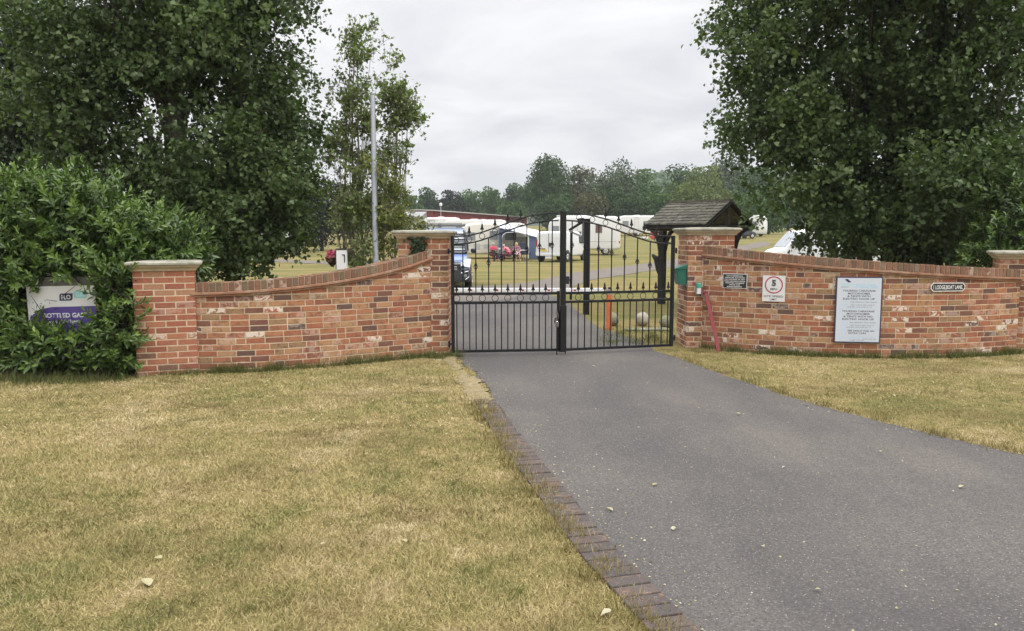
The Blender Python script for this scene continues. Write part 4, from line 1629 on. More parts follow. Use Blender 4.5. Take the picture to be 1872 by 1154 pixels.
def van_front(th, plate=None):
    """front end details of the facing van"""
    pane(th, "bonnet", "van_blue", [(-.78, 4.27, 1.065), (.78, 4.27, 1.065), (.68, 4.70, .875), (-.68, 4.70, .875)], .02, (0, .40, .92))
    mb = MB()
    mb.rings([ring_section(4.35, .20, .62, .975, .965, .06), ring_section(4.76, .20, .62, .92, .90, .08), ring_section(4.92, .22, .58, .72, .70, .08)])
    mb.build("front_bumper", "plastic_dark", th, smooth=True)
    mb = MB()
    mb.rings([ring_section(4.60, .56, .86, .68, .66, .04), ring_section(4.89, .54, .82, .58, .55, .04)])
    gr_ = mb.build("grille", "plastic_dark", th, smooth=True)
    mb = MB()
    mb.box(-.58, .58, 4.80, 4.905, .775, .805)
    for z in (.60, .65, .70):
        mb.box(-.48, .48, 4.86, 4.898, z, z + .014)
    mb.build("grille_bar", "chrome", gr_, bevel=.006)
    mb = MB()
    mb.prism([(0, .71), (.055, .785), (0, .86), (-.055, .785)], 4.90, 4.92)
    mb.build("badge", "chrome", gr_)
    for sx_ in (-1, 1):
        pane(th, "headlight", "lamp_lens", [(sx_ * .58, 4.83, .72), (sx_ * .88, 4.70, .66), (sx_ * .92, 4.48, .94), (sx_ * .66, 4.68, .90)], .05, (sx_ * .25, .9, .25))
        mb = MB()
        mb.lathe([(.055, -.02), (.055, .02), (.04, .03)], 12, 'y', (sx_ * .74, 4.90, .40))
        f = mb.build("fog_light", "glass_grey", th)
        mb = MB()
        mb.tube([(sx_ * .60, 4.93, .50), (sx_ * .84, 4.86, .56), (sx_ * .86, 4.82, .38), (sx_ * .74, 4.91, .29)], .008, 5)
        mb.build("fog_trim", "chrome", f)
    mb = MB()
    mb.box(-.26, .26, 4.915, 4.93, .32, .43)
    pl = mb.build("number_plate", "plate_white", th)
    mb = MB()
    mb.M = Matrix.Rotation(math.pi, 4, 'Z')
    text_into(mb, "6SY", .10, .375, .075, -4.933, maxw=.22, bold=.02)
    mb.build("lettering", "sign_ink", pl)
    for sx_ in (-1, 1):
        mb = MB()
        mb.tube([(sx_ * .80, 4.22, 1.11), (sx_ * .74, 3.58, 1.85)], .032, 5)
        mb.build("windscreen_pillar", "plastic_dark", th)
    mb = MB()
    mb.tube([(-.80, 4.24, 1.10), (.80, 4.24, 1.10)], .026, 5)
    mb.build("scuttle", "plastic_dark", th)
    mb = MB()
    for y in (2.6, 3.2):
        mb.bar((-.80, y, 2.02), (.80, y, 2.02), .06, .05)
    for x in (-.78, .78):
        mb.bar((x, 1.2, 2.06), (x, 3.4, 2.06), .05, .05)
    for y in (2.75, 2.9, 3.05, 3.3):
        mb.bar((-.7, y, 2.08), (.7, y, 2.08), .07, .04)
    mb.build("roof_rack", "grey_cap", th)


gv = G(806, 528)
VB = van("blue van with dark bumper and roof rack facing the barrier behind the gate", (gv.x - .42, gv.y + 4.8, 0), R(180 + 5.5), "van_pale", "van")
van_front(VB)
lad = thing("ladder", "black folded ladder leaning on the windscreen of the blue van", "ladder", VB.matrix_basis @ Vector((-.52, 4.24, 1.11)), VB.rotation_euler.z)
mb = MB()
for x in (-.27, .27):
    mb.bar((x, .06, .02), (x, -.50, .66), .09, .06, (1, 0, 0))
for t in (.1, .38, .66, .94):
    mb.bar((-.27, .06 - .56 * t, .02 + .64 * t), (.27, .06 - .56 * t, .02 + .64 * t), .05, .05)
mb.build("frame", "plastic_dark", lad)

gw = G(1003, 479.5)
VW = van("white panel van parked rear on beside the blue awning", (gw.x, gw.y, gz(gw.y)), R(-26), "van_white", "van")

# van under the poplar, side on
gy = 37.0
vx = P(1400, 440, gy).x
VT = van("white van half hidden under the right hand poplar", (P(1585, 440, gy).x, gy, 0.05), R(90), "van_white", "van")


# ---- caravans
def caravan(label, px0, px1, Y, height, mat="caravan_white", rz=0.0, windows=(), door=None, lights=True, nose=0.5, base=.32, wheel_at=.5, name="caravan", cat="caravan", group="caravans on the camp site", skirt=None, toward=-1):
    a, b = P(px0, 430, Y), P(px1, 430, Y)
    Lc = (b.x - a.x) / math.cos(rz)
    zg = gz(Y)
    th = thing(name, label, cat, ((a.x + b.x) / 2, Y, zg), rz + R(-90), group)
    h = height
    # length runs along local y (left end at -Lc/2); side facing the lane at local +x... turned so that x=+1.1 faces the camera
    y0, y1 = -Lc / 2, Lc / 2
    wd = 1.12
    st = [(y0, base + .55, h - .75, wd - .12, wd - .15, .2), (y0 + .10 * nose, base + .12, h - .42, wd - .04, wd - .07, .2), (y0 + .5 * nose, base, h - .12, wd, wd - .03, .18), (y0 + 1.0 * nose, base, h, wd, wd - .03, .16),
          (y1 - .5, base, h, wd, wd - .03, .16), (y1 - .12, base + .03, h - .10, wd - .02, wd - .05, .18), (y1, base + .25, h - .40, wd - .08, wd - .12, .2)]
    body(th, mat, st)
    for (t0, t1, z0, z1, gm) in windows:
        ya, yb = y0 + t0 * Lc, y0 + t1 * Lc
        pane(th, "window", gm, [(wd, ya, z0), (wd, yb, z0), (wd - .015, yb, z1), (wd - .015, ya, z1)], .014, (1, 0, 0))
    if door:
        ya, yb = y0 + door[0] * Lc, y0 + door[1] * Lc
        mb = MB()
        e = .03
        for (c0_, c1_, d0, d1) in ((ya, ya + e, base + .1, h - .3), (yb - e, yb, base + .1, h - .3), (ya, yb, h - .3, h - .27)):
            mb.box(wd - .02, wd + .012, c0_, c1_, d0, d1)
        mb.build("door_frame", "caravan_line", th)
    mb = MB()
    mb.box(wd - .02, wd + .008, y0 + .6, y1 - .35, base + .62, base + .66)
    mb.build("trim_line", "caravan_line", th)
    mb = MB()
    mb.box(-.35, .35, -.45, .25, h - .02, h + .09)
    mb.build("roof_light", "white_paint", th, bevel=.03)
    if wheel_at is not None:
        for sx_ in (-1, 1):
            wheel(th, sx_ * (wd - .12), y0 + wheel_at * Lc, .31, .18, sx_)
    if lights:
        for zz in (base + .5,):
            pane(th, "corner_light", "red_lens", [(wd - .10, y1 - .02, zz), (wd - .02, y1 - .10, zz), (wd - .02, y1 - .10, zz + .18), (wd - .10, y1 - .02, zz + .18)], .02, (.5, 1, 0))
    mb = MB()
    mb.tube([(0, y0 + .1, base + .1), (0, y0 - .75, base + .08)], .05, 6)
    mb.tube([(0, y0 - .6, .0), (0, y0 - .6, base + .3)], .03, 6)
    mb.build("hitch", "plastic_dark", th)
    return th


CV1 = caravan("cream caravan with the blue awning pitched at its side", 838, 962, 55.5, 2.52, "caravan_cream", R(3),
              [(.115, .25, 1.30, 1.85, "glass_grey"), (.455, .57, 1.35, 1.95, "glass_grey"), (.68, .84, 1.3, 1.95, "glass_dark")], None, False, 1.15, .30, .62)
mb = MB()
mb.box(1.105, 1.13, -1.35, -.9, .62, 1.05)
mb.box(1.105, 1.13, -.65, -.25, .72, 1.0)
mb.build("locker_door", "caravan_line", CV1)
MH = caravan("white motorhome with a tinted side window behind the white van", 1003, 1132, 62, 3.06, "caravan_white", R(-4),
             [(.06, .15, 1.9, 2.3, "glass_grey"), (.47, .52, 1.2, 2.5, "glass_dark"), (.40, .455, 1.15, 1.85, "glass_dark"), (.655, .745, 1.75, 2.38, "glass_brown")], (.40, .52), True, 1.2, .42, .80, "motorhome", "motorhome")
mb = MB()
mb.box(-.8, .8, -2.2, 1.6, 3.05, 3.12)
mb.build("roof_pod", "white_paint", MH, bevel=.03)
caravan("white caravan behind the arch rail left of the shelter", 1128, 1200, 106, 2.75, "caravan_white", R(2), [(.1, .25, 1.3, 2.0, "glass_grey"), (.62, .8, 1.3, 2.0, "glass_grey")], (.4, .5), True, .8)
caravan("white rounded caravan with dark bands right of the shelter", 1375, 1392, 104, 2.75, "caravan_white", R(-48), [(.12, .3, 1.3, 2.0, "glass_grey"), (.5, .8, 1.3, 2.0, "glass_grey")], None, True, 1.4)
caravan("white caravan in front of the red building nearest its gable", 775, 842, 88, 2.85, "caravan_white", R(1), [(.41, .50, 1.45, 2.2, "glass_dark"), (.60, .64, 1.1, 1.9, "glass_dark")], (.13, .32), False, .5, .3, None)
caravan("long low white caravan roof above the cream caravan", 812, 926, 76, 2.75, "caravan_white", R(1), [(.2, .34, 1.45, 2.1, "glass_grey"), (.5, .62, 1.45, 2.1, "glass_grey")], None, False, .5, .3, .5)
caravan("white caravan glimpsed under the trees left of the dark evergreen", 475, 545, 92, 2.5, "caravan_white", R(1), [(.2, .4, 1.2, 1.8, "glass_dark"), (.6, .8, 1.2, 1.8, "glass_dark")], None, False, .8)
caravan("white tent trailer glimpsed low behind the long wall", 1520, 1640, 33, 1.75, "caravan_white", R(4), [(.3, .5, 1.0, 1.4, "glass_grey")], None, False, .9)

# dark car by the far caravan
gcar = P(1352, 428, 98)
th = thing("car", "small dark car parked beside the far rounded caravan", "car", (gcar.x, 98, gz(98)), R(-72))
body(th, "plastic_dark", [(-2.0, .45, .85, .75, .7, .12), (-1.9, .3, 1.0, .82, .76, .14), (-1.5, .28, 1.42, .86, .66, .16), (.2, .28, 1.50, .86, .64, .16), (1.0, .28, 1.02, .86, .76, .14), (1.8, .3, .85, .82, .72, .14), (2.05, .4, .65, .72, .65, .1)])
for sx_ in (-1, 1):
    for y in (-1.25, 1.3):
        wheel(th, sx_ * .8, y, .32, .2, sx_)
    pts = [(sx_ * .80, -1.3, .98), (sx_ * .80, .75, .98), (sx_ * .69, .15, 1.38), (sx_ * .69, -1.2, 1.36)]
    pane(th, "side_window", "glass_grey", pts, .012, (sx_, 0, .3))
# red and white round marker near the far caravans
gm_ = P(1195, 436, 96)
th = thing("round_marker", "small red and white round marker on the far grass", "marker", (gm_.x, 96, gz(96)))
mb = MB()
mb.lathe([(.50, -.06), (.55, 0), (.50, .06)], 18, 'y', (0, 0, .55))
mb.build("disc", "red_band", th)
mb = MB()
mb.box(-.45, .45, -.075, .075, .48, .62)
mb.build("cross_bar", "white_paint", th)
mb = MB()
mb.box(.7, 1.9, -.1, .1, .1, .45)
mb.box(-1.6, -.7, -.1, .1, .1, .35)
mb.build("side_board", "white_paint", th)

# ---- awning
YA = 53.2
zg = gz(YA)
xa, xb = P(912, 430, YA).x, P(984, 430, YA).x
Wd = xb - xa
th = thing("awning", "dark blue awning with white roof and rounded opening beside the cream caravan", "awning", ((xa + xb) / 2, YA, zg))
hx = Wd / 2
zl, zr_ = P(912, 413, YA).z - zg, P(984, 424, YA).z - zg
eL, eR = zl - .12, zr_ - .42
op = []
ol, orr, oh, rr = -hx + .20, hx - .66, 1.86, .46
for a in np.linspace(180, 90, 7):
    op.append((ol + rr + rr * math.cos(R(a)), oh - rr + rr * math.sin(R(a))))
for a in np.linspace(90, 0, 7):
    op.append((orr - rr + rr * math.cos(R(a)), oh - rr + rr * math.sin(R(a))))
op = [(ol, .05)] + op + [(orr, .05)]
# front panel: outer outline stitched to the opening
n = len(op)
outer = []
for i, (x, z) in enumerate(op):
    t = i / (n - 1)
    if t < .25:
        outer.append((-hx, .05 + (eL - .05) * t / .25))
    elif t < .75:
        outer.append((-hx + 2 * hx * (t - .25) / .5, eL + (eR - eL) * (t - .25) / .5))
    else:
        outer.append((hx, eR - (eR - .05) * (t - .75) / .25))
mb = MB()
vs, fs = [], []
for y in (-.02, .02):
    vs += [(x, y, z) for x, z in op] + [(x, y, z) for x, z in outer]
for i in range(n - 1):
    fs.append((i, i + 1, n + i + 1, n + i))
    o2 = 2 * n
    fs.append((o2 + i, o2 + n + i, o2 + n + i + 1, o2 + i + 1))
    fs.append((i, o2 + i, o2 + i + 1, i + 1))
    fs.append((n + i, n + i + 1, o2 + n + i + 1, o2 + n + i))
mb.add(vs, fs)
mb.build("front_panel", "awning_blue", th)
mb = MB()
mb.tube([(x, -.03, z) for x, z in op], .028, 5)
mb.build("piping", "awning_white", th)
mb = MB()
mb.add([(-hx - .05, -.10, eL), (hx + .05, -.10, eR), (hx + .05, 1.15, zr_ + .06), (-hx - .05, 1.15, zl + .16), (-hx - .05, -.10, eL + .05), (hx + .05, -.10, eR + .05), (hx + .05, 1.15, zr_ + .12), (-hx - .05, 1.15, zl + .22)], MB.BF)
mb.build("roof", "awning_white", th)
mb = MB()
mb.box(hx - .02, hx + .02, .021, 1.1, .05, eR - .01)
mb.build("side_panel", "awning_blue", th)
mb = MB()
mb.box(-hx - .02, -hx + .02, .021, 1.1, .05, eL - .01)
mb.build("side_panel", "awning_blue", th)
mb = MB()
for i in range(22):
    x = -.15 + i * (orr + .1) / 22
    yy = .75 + .05 * (i % 2)
    mb.bar((x, yy, .3), (x, yy, 1.55), .05, .02, (0, 1, 0))
mb.build("curtain", "curtain_grey", th)
# second awning wing towards the van
mb = MB()
xw = P(1012, 430, YA).x - (xa + xb) / 2
mb.add([(hx + .03, .2, .05), (xw, .8, .05), (xw, .85, .05), (hx + .03, .25, .05), (hx + .03, .2, eR - .05), (xw, .8, 1.35), (xw, .85, 1.35), (hx + .03, .25, eR - .05)], MB.BF)
mb.build("wing_panel", "awning_white", th)


# ---- people
def skin_body(name, joints, edges, radii, mat, parent, sub=2):
    me = bpy.data.meshes.new(name)
    me.from_pydata(joints, edges, [])
    me.materials.append(MATS[mat])
    o = bpy.data.objects.new(name, me)
    C.objects.link(o)
    o.parent = parent
    sk = o.modifiers.new("skin", 'SKIN')
    sk.use_smooth_shade = True
    if not me.skin_vertices:
        me.attributes
        bm = bmesh.new()
        bm.from_mesh(me)
        bm.verts.layers.skin.verify()
        bm.to_mesh(me)
        bm.free()
    for i, r in enumerate(radii):
        sv = me.skin_vertices[0].data[i]
        sv.radius = (r, r)
        sv.use_root = i == 0
    ss = o.modifiers.new("sub", 'SUBSURF')
    ss.levels = sub
    ss.render_levels = sub
    return o


def person(label, loc, rz, lean, top, bottom, hair, long_hair=False, cap=False, arms="lap", dress=False):
    """a seated figure facing local -y; the seat is at 0.45 m"""
    th = thing("person", label, "person", loc, rz, "people sitting by the awning", .90)
    l = lean
    J = {}
    def put(k, x, y, z):
        J[k] = (x, y, z)
    put('pel', 0, 0, .54)
    put('sp', 0, -.10 * l, .74)
    put('ch', 0, -.34 * l, .95 - .05 * l)
    put('nk', 0, -.50 * l, 1.10 - .12 * l)
    put('hd', 0, -.60 * l - .02, 1.22 - .18 * l)
    put('ht', 0, -.62 * l - .01, 1.31 - .20 * l)
    put('nose', 0, -.62 * l - .13, 1.21 - .19 * l)
    E, Rr = [], {'pel': .155, 'sp': .14, 'ch': .155, 'nk': .055, 'hd': .088, 'ht': .085, 'nose': .014}
    E += [('pel', 'sp'), ('sp', 'ch'), ('ch', 'nk'), ('nk', 'hd'), ('hd', 'ht'), ('hd', 'nose')]
    for sg, s_ in ((-1, 'l'), (1, 'r')):
        put('sh' + s_, sg * .19, -.36 * l + .01, 1.02 - .07 * l)
        put('el' + s_, sg * .27, -.36 * l - .10, .76 - .05 * l)
        put('wr' + s_, sg * .13, -.36 * l - .30, .68)
        put('ha' + s_, sg * .07, -.36 * l - .37, .66)
        put('hp' + s_, sg * .10, -.04, .52)
        put('kn' + s_, sg * .14, -.44, .52)
        put('an' + s_, sg * .14, -.46, .10)
        put('to' + s_, sg * .15, -.62, .045)
        Rr.update({'sh' + s_: .062, 'el' + s_: .045, 'wr' + s_: .032, 'ha' + s_: .040, 'hp' + s_: .098, 'kn' + s_: .068, 'an' + s_: .045, 'to' + s_: .036})
        E += [('ch', 'sh' + s_), ('sh' + s_, 'el' + s_), ('el' + s_, 'wr' + s_), ('wr' + s_, 'ha' + s_), ('pel', 'hp' + s_), ('hp' + s_, 'kn' + s_), ('kn' + s_, 'an' + s_), ('an' + s_, 'to' + s_)]
        for f in range(5):
            k = 'f%d%s' % (f, s_)
            put(k, sg * (.07 - .035 + .018 * f), -.36 * l - .43 - .01 * (f in (1, 2, 3)), .645)
            Rr[k] = .009
            E.append(('ha' + s_, k))
    keys = list(J)
    ix = {k: i for i, k in enumerate(keys)}
    skin_body("body", [J[k] for k in keys], [(ix[a], ix[b]) for a, b in E], [Rr[k] for k in keys], "skin", th)

    def cloth(name, ks, es, grow, mat):
        i2 = {k: i for i, k in enumerate(ks)}
        skin_body(name, [J[k] for k in ks], [(i2[a], i2[b]) for a, b in es], [Rr[k] * 1.0 + grow for k in ks], mat, th)
    J['nk2'] = tuple(np.array(J['ch']) * .35 + np.array(J['nk']) * .65)
    Rr['nk2'] = .085
    J['ell2'] = tuple(np.array(J['shl']) * .25 + np.array(J['ell']) * .75)
    J['elr2'] = tuple(np.array(J['shr']) * .25 + np.array(J['elr']) * .75)
    Rr['ell2'] = Rr['elr2'] = .058
    cloth("shirt", ['pel', 'sp', 'ch', 'nk2', 'shl', 'shr', 'ell2', 'elr2'], [('pel', 'sp'), ('sp', 'ch'), ('ch', 'nk2'), ('ch', 'shl'), ('ch', 'shr'), ('shl', 'ell2'), ('shr', 'elr2')], .022, top)
    if dress:
        cloth("skirt", ['pel', 'hpl', 'hpr', 'knl', 'knr'], [('pel', 'hpl'), ('pel', 'hpr'), ('hpl', 'knl'), ('hpr', 'knr')], .055, bottom)
    else:
        cloth("trousers", ['pel', 'hpl', 'hpr', 'knl', 'knr', 'anl', 'anr'], [('pel', 'hpl'), ('pel', 'hpr'), ('hpl', 'knl'), ('hpr', 'knr'), ('knl', 'anl'), ('knr', 'anr')], .022, bottom)
    hx_, hy_, hz_ = J['hd']
    mb = MB()
    mb.lathe([(.001, .125), (.06, .115), (.098, .075), (.108, .02), (.104, -.03 if not long_hair else -.16), (.08, -.05 if not long_hair else -.22)], 12, 'z', (hx_, hy_ + .028, hz_ + .035))
    mb.build("hair" if not cap else "cap", hair, th, smooth=True)
    mb = MB()
    for sg in (-1, 1):
        mb.lathe([(.012, -.006), (.012, .006)], 8, 'y', (hx_ + sg * .036, hy_ - .092, hz_ + .02))
    mb.build("eyes", "hair_dark", th)
    mb = MB()
    mb.box(hx_ - .026, hx_ + .026, hy_ - .094, hy_ - .084, hz_ - .046, hz_ - .038)
    mb.build("mouth", "red_band", th)
    return th


YP = 50.5
zp = gz(YP)


def at_px(px, Y):
    p_ = P(px, 450, Y)
    return Vector((p_.x, Y, gz(Y)))


person("man in a bright pink shirt and pale cap sitting left at the picnic table", at_px(901, YP + .45), R(22), .15, "shirt_pink", "trousers_maroon", "hair_grey", cap=True)
person("woman in a rose top bending forward over the table", at_px(931, YP - .35), R(245), .75, "shirt_rose", "trousers_maroon", "hair_grey")
person("woman with long blond hair in a pale floral dress", at_px(944, YP - .1), R(15), .05, "dress_floral", "dress_floral", "hair_blond", True, dress=True)
tb = at_px(921, YP + .1)
th = thing("picnic_table", "dark wooden picnic table with benches in front of the awning", "table", tb)
mb = MB()
for i in range(5):
    mb.box(-.95, .95, -.36 + i * .146, -.36 + i * .146 + .135, .72, .755)
mb.build("table_top", "wood_grey", th)
for y in (-.78, .78):
    mb = MB()
    mb.box(-.95, .95, y - .13, y + .13, .41, .445)
    mb.build("bench", "wood_dark", th)
for x in (-.62, .62):
    mb = MB()
    mb.bar((x, -.62, 0), (x, -.22, .72), .05, .09, (1, 0, 0))
    mb.bar((x, .62, 0), (x, .22, .72), .05, .09, (1, 0, 0))
    mb.bar((x + .05, -.85, .38), (x + .05, .85, .38), .05, .08)
    mb.build("leg_frame", "wood_dark", th)
# things on the table
for px, lab in ((913, "white mug at the left end of the picnic table"), (916.5, "small white cup in the middle of the picnic table")):
    q = at_px(px, YP + .1)
    o = thing("mug", lab, "mug", (q.x, q.y, q.z + .757), 0, "cups on the picnic table")
    mb = MB()
    mb.lathe([(.045, 0), (.055, .12), (.048, .12), (.04, .02)], 12)
    mb.build("cup", "white_paint", o, smooth=True)
    mb = MB()
    mb.tube([(.05, 0, .03), (.09, 0, .04), (.09, 0, .09), (.052, 0, .10)], .009, 5)
    mb.build("handle", "white_paint", o)
# white tray table with a folding chair
q = at_px(953, YP + .3)
th = thing("side_table", "small round white table right of the floral dress", "table", q)
mb = MB()
mb.lathe([(.36, .70), (.38, .715), (.36, .73)], 18)
mb.build("table_top", "white_paint", th)
for k in range(3):
    a = 2.1 * k
    mb = MB()
    mb.tube([(.25 * math.cos(a), .25 * math.sin(a), 0), (.08 * math.cos(a), .08 * math.sin(a), .70)], .015, 5)
    mb.build("leg", "plastic_dark", th)
q = at_px(961, YP + .9)
th = thing("folding_chair", "navy folding camp chair in front of the awning", "chair", q, R(20))
mb = MB()
mb.box(-.28, .28, -.25, .25, .42, .46)
mb.build("seat", "navy_cloth", th)
mb = MB()
mb.bar((0, .26, .46), (0, .42, 1.18), .56, .05, (0, 1, 0))
mb.build("backrest", "navy_cloth", th)
for x in (-.3, .3):
    mb = MB()
    mb.tube([(x, -.28, 0), (x, .28, .62)], .016, 5)
    mb.tube([(x, .30, 0), (x, -.26, .62), (x, .3, .66)], .016, 5)
    mb.build("side_frame", "plastic_dark", th)

# ---- red building, cream bungalow, mast
def ybox(th, name, mat, pts2, z0, z1):
    mb = MB()
    k = len(pts2)
    mb.add([(x, y, z0) for x, y in pts2] + [(x, y, z1) for x, y in pts2], [tuple(range(k - 1, -1, -1)), tuple(range(k, 2 * k))] + [(i, (i + 1) % k, (i + 1) % k + k, i + k) for i in range(k)])
    return mb.build(name, mat, th)


A_, B_ = P(791, 400, 118), P(965, 400, 160)
zgr = gz(125)
th = thing("red_building", "long low dark red clad building with a pale sheet roof", "building", ((A_.x + B_.x) / 2, (A_.y + B_.y) / 2, zgr))
o_ = th.location
d = Vector((B_.x - A_.x, B_.y - A_.y, 0)).normalized()
nb = Vector((-d.y, d.x, 0))
eav = P(791, 386, 118).z - zgr
eav2 = P(965, 398.0, 160).z - zgr
eav = (eav + eav2) / 2
dep = 5.0
Lb = (Vector((B_.x, B_.y, 0)) - Vector((A_.x, A_.y, 0))).length
def loc_(s, t, z):
    p_ = Vector((A_.x, A_.y, 0)) + d * s + nb * t
    return (p_.x - o_.x, p_.y - o_.y, z)
mb = MB()
mb.add([loc_(0, 0, -1), loc_(Lb, 0, -1), loc_(Lb, dep, -1), loc_(0, dep, -1), loc_(0, 0, eav), loc_(Lb, 0, eav), loc_(Lb, dep, eav), loc_(0, dep, eav)], MB.BF)
mb.build("wall", "red_cladding", th)
mb = MB()
rid = eav + .12
for (t0, z0, t1, z1) in ((-.5, eav - .02, dep / 2, rid), (dep / 2, rid, dep + .5, eav - .02)):
    mb.add([loc_(-.3, t0, z0), loc_(Lb + .3, t0, z0), loc_(Lb + .3, t1, z1), loc_(-.3, t1, z1), loc_(-.3, t0, z0 + .16), loc_(Lb + .3, t0, z0 + .16), loc_(Lb + .3, t1, z1 + .16), loc_(-.3, t1, z1 + .16)], MB.BF)
mb.build("roof", "roof_sheet", th)
for s0, s1, z0, z1, mt, nm in ((Lb * .44, Lb * .48, .6, eav - .8, "white_paint", "door"), (Lb * .58, Lb * .66, 1.3, 2.3, "glass_grey", "window"), (Lb * .72, Lb * .80, 1.3, 2.3, "glass_grey", "window"),
                               (Lb * .86, Lb * .93, 1.3, 2.3, "glass_dark", "window"), (Lb * .985, Lb * 1.0, -.5, eav, "white_paint", "corner_post")):
    mb = MB()
    mb.add([loc_(s0, -.05, z0), loc_(s1, -.05, z0), loc_(s1, .05, z0), loc_(s0, .05, z0), loc_(s0, -.05, z1), loc_(s1, -.05, z1), loc_(s1, .05, z1), loc_(s0, .05, z1)], MB.BF)
    mb.build(nm, mt, th)
for s in np.linspace(.1, .9, 7):
    mb = MB()
    mb.add([loc_(Lb * s, -.03, -.5), loc_(Lb * s + .12, -.03, -.5), loc_(Lb * s + .12, .02, -.5), loc_(Lb * s, .02, -.5), loc_(Lb * s, -.03, eav), loc_(Lb * s + .12, -.03, eav), loc_(Lb * s + .12, .02, eav), loc_(Lb * s, .02, eav)], MB.BF)
    mb.build("cladding_joint", "red_cladding", th)

q = P(752, 412, 98)
zq = gz(98)
th = thing("bungalow", "cream bungalow with a flat grey roof left of the red building", "building", (q.x, 98, zq))
xl_, xr2 = P(728, 412, 98).x - q.x, P(769, 412, 98).x - q.x
zt1 = P(750, 398.5, 98).z - zq
mb = MB()
mb.box(xl_, xr2, 0, 5, -.5, zt1)
mb.build("wall", "cream_wall", th)
mb = MB()
mb.add([(xl_ - .3, -.4, zt1), (xr2 + .2, -.4, zt1), (xr2 + .2, 5.3, zt1), (xl_ - .3, 5.3, zt1), (xl_ - .3, -.4, zt1 + .18), (xr2 + .2, -.4, zt1 + .18), (xr2 + .2, 5.3, zt1 + .95), (xl_ - .3, 5.3, zt1 + .95)], MB.BF)
mb.build("roof", "grey_cap", th)
for x0_, x1_ in ((P(742, 405, 98).x - q.x, P(746, 405, 98).x - q.x), (P(748.5, 405, 98).x - q.x, P(754, 405, 98).x - q.x)):
    mb = MB()
    mb.box(x0_ - .08, x1_ + .08, -.04, .02, zt1 - 1.05, zt1 - .15)
    f_ = mb.build("window", "white_paint", th)
    mb = MB()
    mb.box(x0_, x1_, -.05, -.035, zt1 - .97, zt1 - .25)
    mb.build("pane", "glass_grey", f_)

q = P(806, 400, 112)
th = thing("lamp_mast", "thin pale lamp mast in front of the red building", "lamp", (q.x, 112, gz(112)))
mb = MB()
zt_ = P(806, 376, 112).z - gz(112)
mb.tube([(0, 0, -.3), (0, 0, zt_)], [.07, .05], 8)
mb.build("mast", "zinc", th)
mb = MB()
mb.lathe([(.05, zt_ - .1), (.22, zt_), (.2, zt_ + .3), (.05, zt_ + .4)], 10)
mb.build("lamp_head", "white_paint", th)

# ---- bicycle lying on the grass, logs
g = G(514, 461)
th = thing("bicycle", "bicycle lying on its side on the grass beyond the left wall", "bicycle", g, R(10))
th.rotation_euler = (R(68), 0, R(10))
for x in (-.52, .52):
    mb = MB()
    mb.tube([(x + .34 * math.cos(a), 0, .36 + .34 * math.sin(a)) for a in np.linspace(0, 2 * math.pi, 24, endpoint=False)], .035, 5, closed=True)
    wt = mb.build("wheel", "tyre", th)
    mb = MB()
    mb.tube([(x + .30 * math.cos(a), 0, .36 + .30 * math.sin(a)) for a in np.linspace(0, 2 * math.pi, 24, endpoint=False)], .02, 5, closed=True)
    mb.build("rim", "white_paint", wt)
mb = MB()
for a, b in (((-.52, .36), (-.12, .32)), ((-.12, .32), (-.22, .82)), ((-.52, .36), (-.2, .72)), ((-.2, .72), (.34, .78)), ((-.12, .32), (.34, .74)), ((.52, .36), (.32, .92))):
    mb.tube([(a[0], 0, a[1]), (b[0], 0, b[1])], .022, 5)
mb.build("frame", "sign_ink", th)
mb = MB()
mb.box(-.34, -.10, -.06, .06, .82, .87)
mb.build("saddle", "plastic_dark", th, bevel=.015)
mb = MB()
mb.tube([(.34, -.25, .96), (.34, 0, .92), (.34, .25, .96)], .018, 5)
mb.build("handlebar", "chrome", th)
for px, py, lab, ln_, a, r in ((571, 448.5, "pale fallen log lying highest under the dark evergreen", 3.2, R(14), .26), (558, 447, "dark fallen log lying behind the pale one", 3.0, R(-6), .30)):
    g = G(px, py)
    th = thing("log", lab, "log", (g.x, g.y, g.z), a, "fallen logs on the grass")
    mb = MB()
    mb.tube([(-ln_ / 2, 0, r * .8), (-ln_ * .1, .1, r * .9), (ln_ / 2, 0, r * 1.8)], [r, r * .85, r * .6], 9)
    mb.build("log", "bark_pale" if "pale f" in lab else "bark_dark", th, smooth=True)

# ================================================================== trees, hedges, grass
def blob(px, py, rpx, rpy, Y, dy):
    p = P(px, py, Y)
    k = Y / FPX
    return (np.array([p.x, Y, p.z]), np.array([rpx * k, dy, rpy * k]))


def sample_blobs(blobs, n, lo=.55, zmin=.5):
    vol = np.array([b[1].prod() ** .75 for b in blobs])
    pick = rng.choice(len(blobs), n, p=vol / vol.sum())
    c = np.array([b[0] for b in blobs])[pick]
    r = np.array([b[1] for b in blobs])[pick]
    d = unit(rng.normal(size=(n, 3)))
    q = lo + (1 - lo) * rng.random((n, 1)) ** .7
    p = c + d * r * q
    ok = p[:, 2] > zmin
    return p[ok], d[ok]


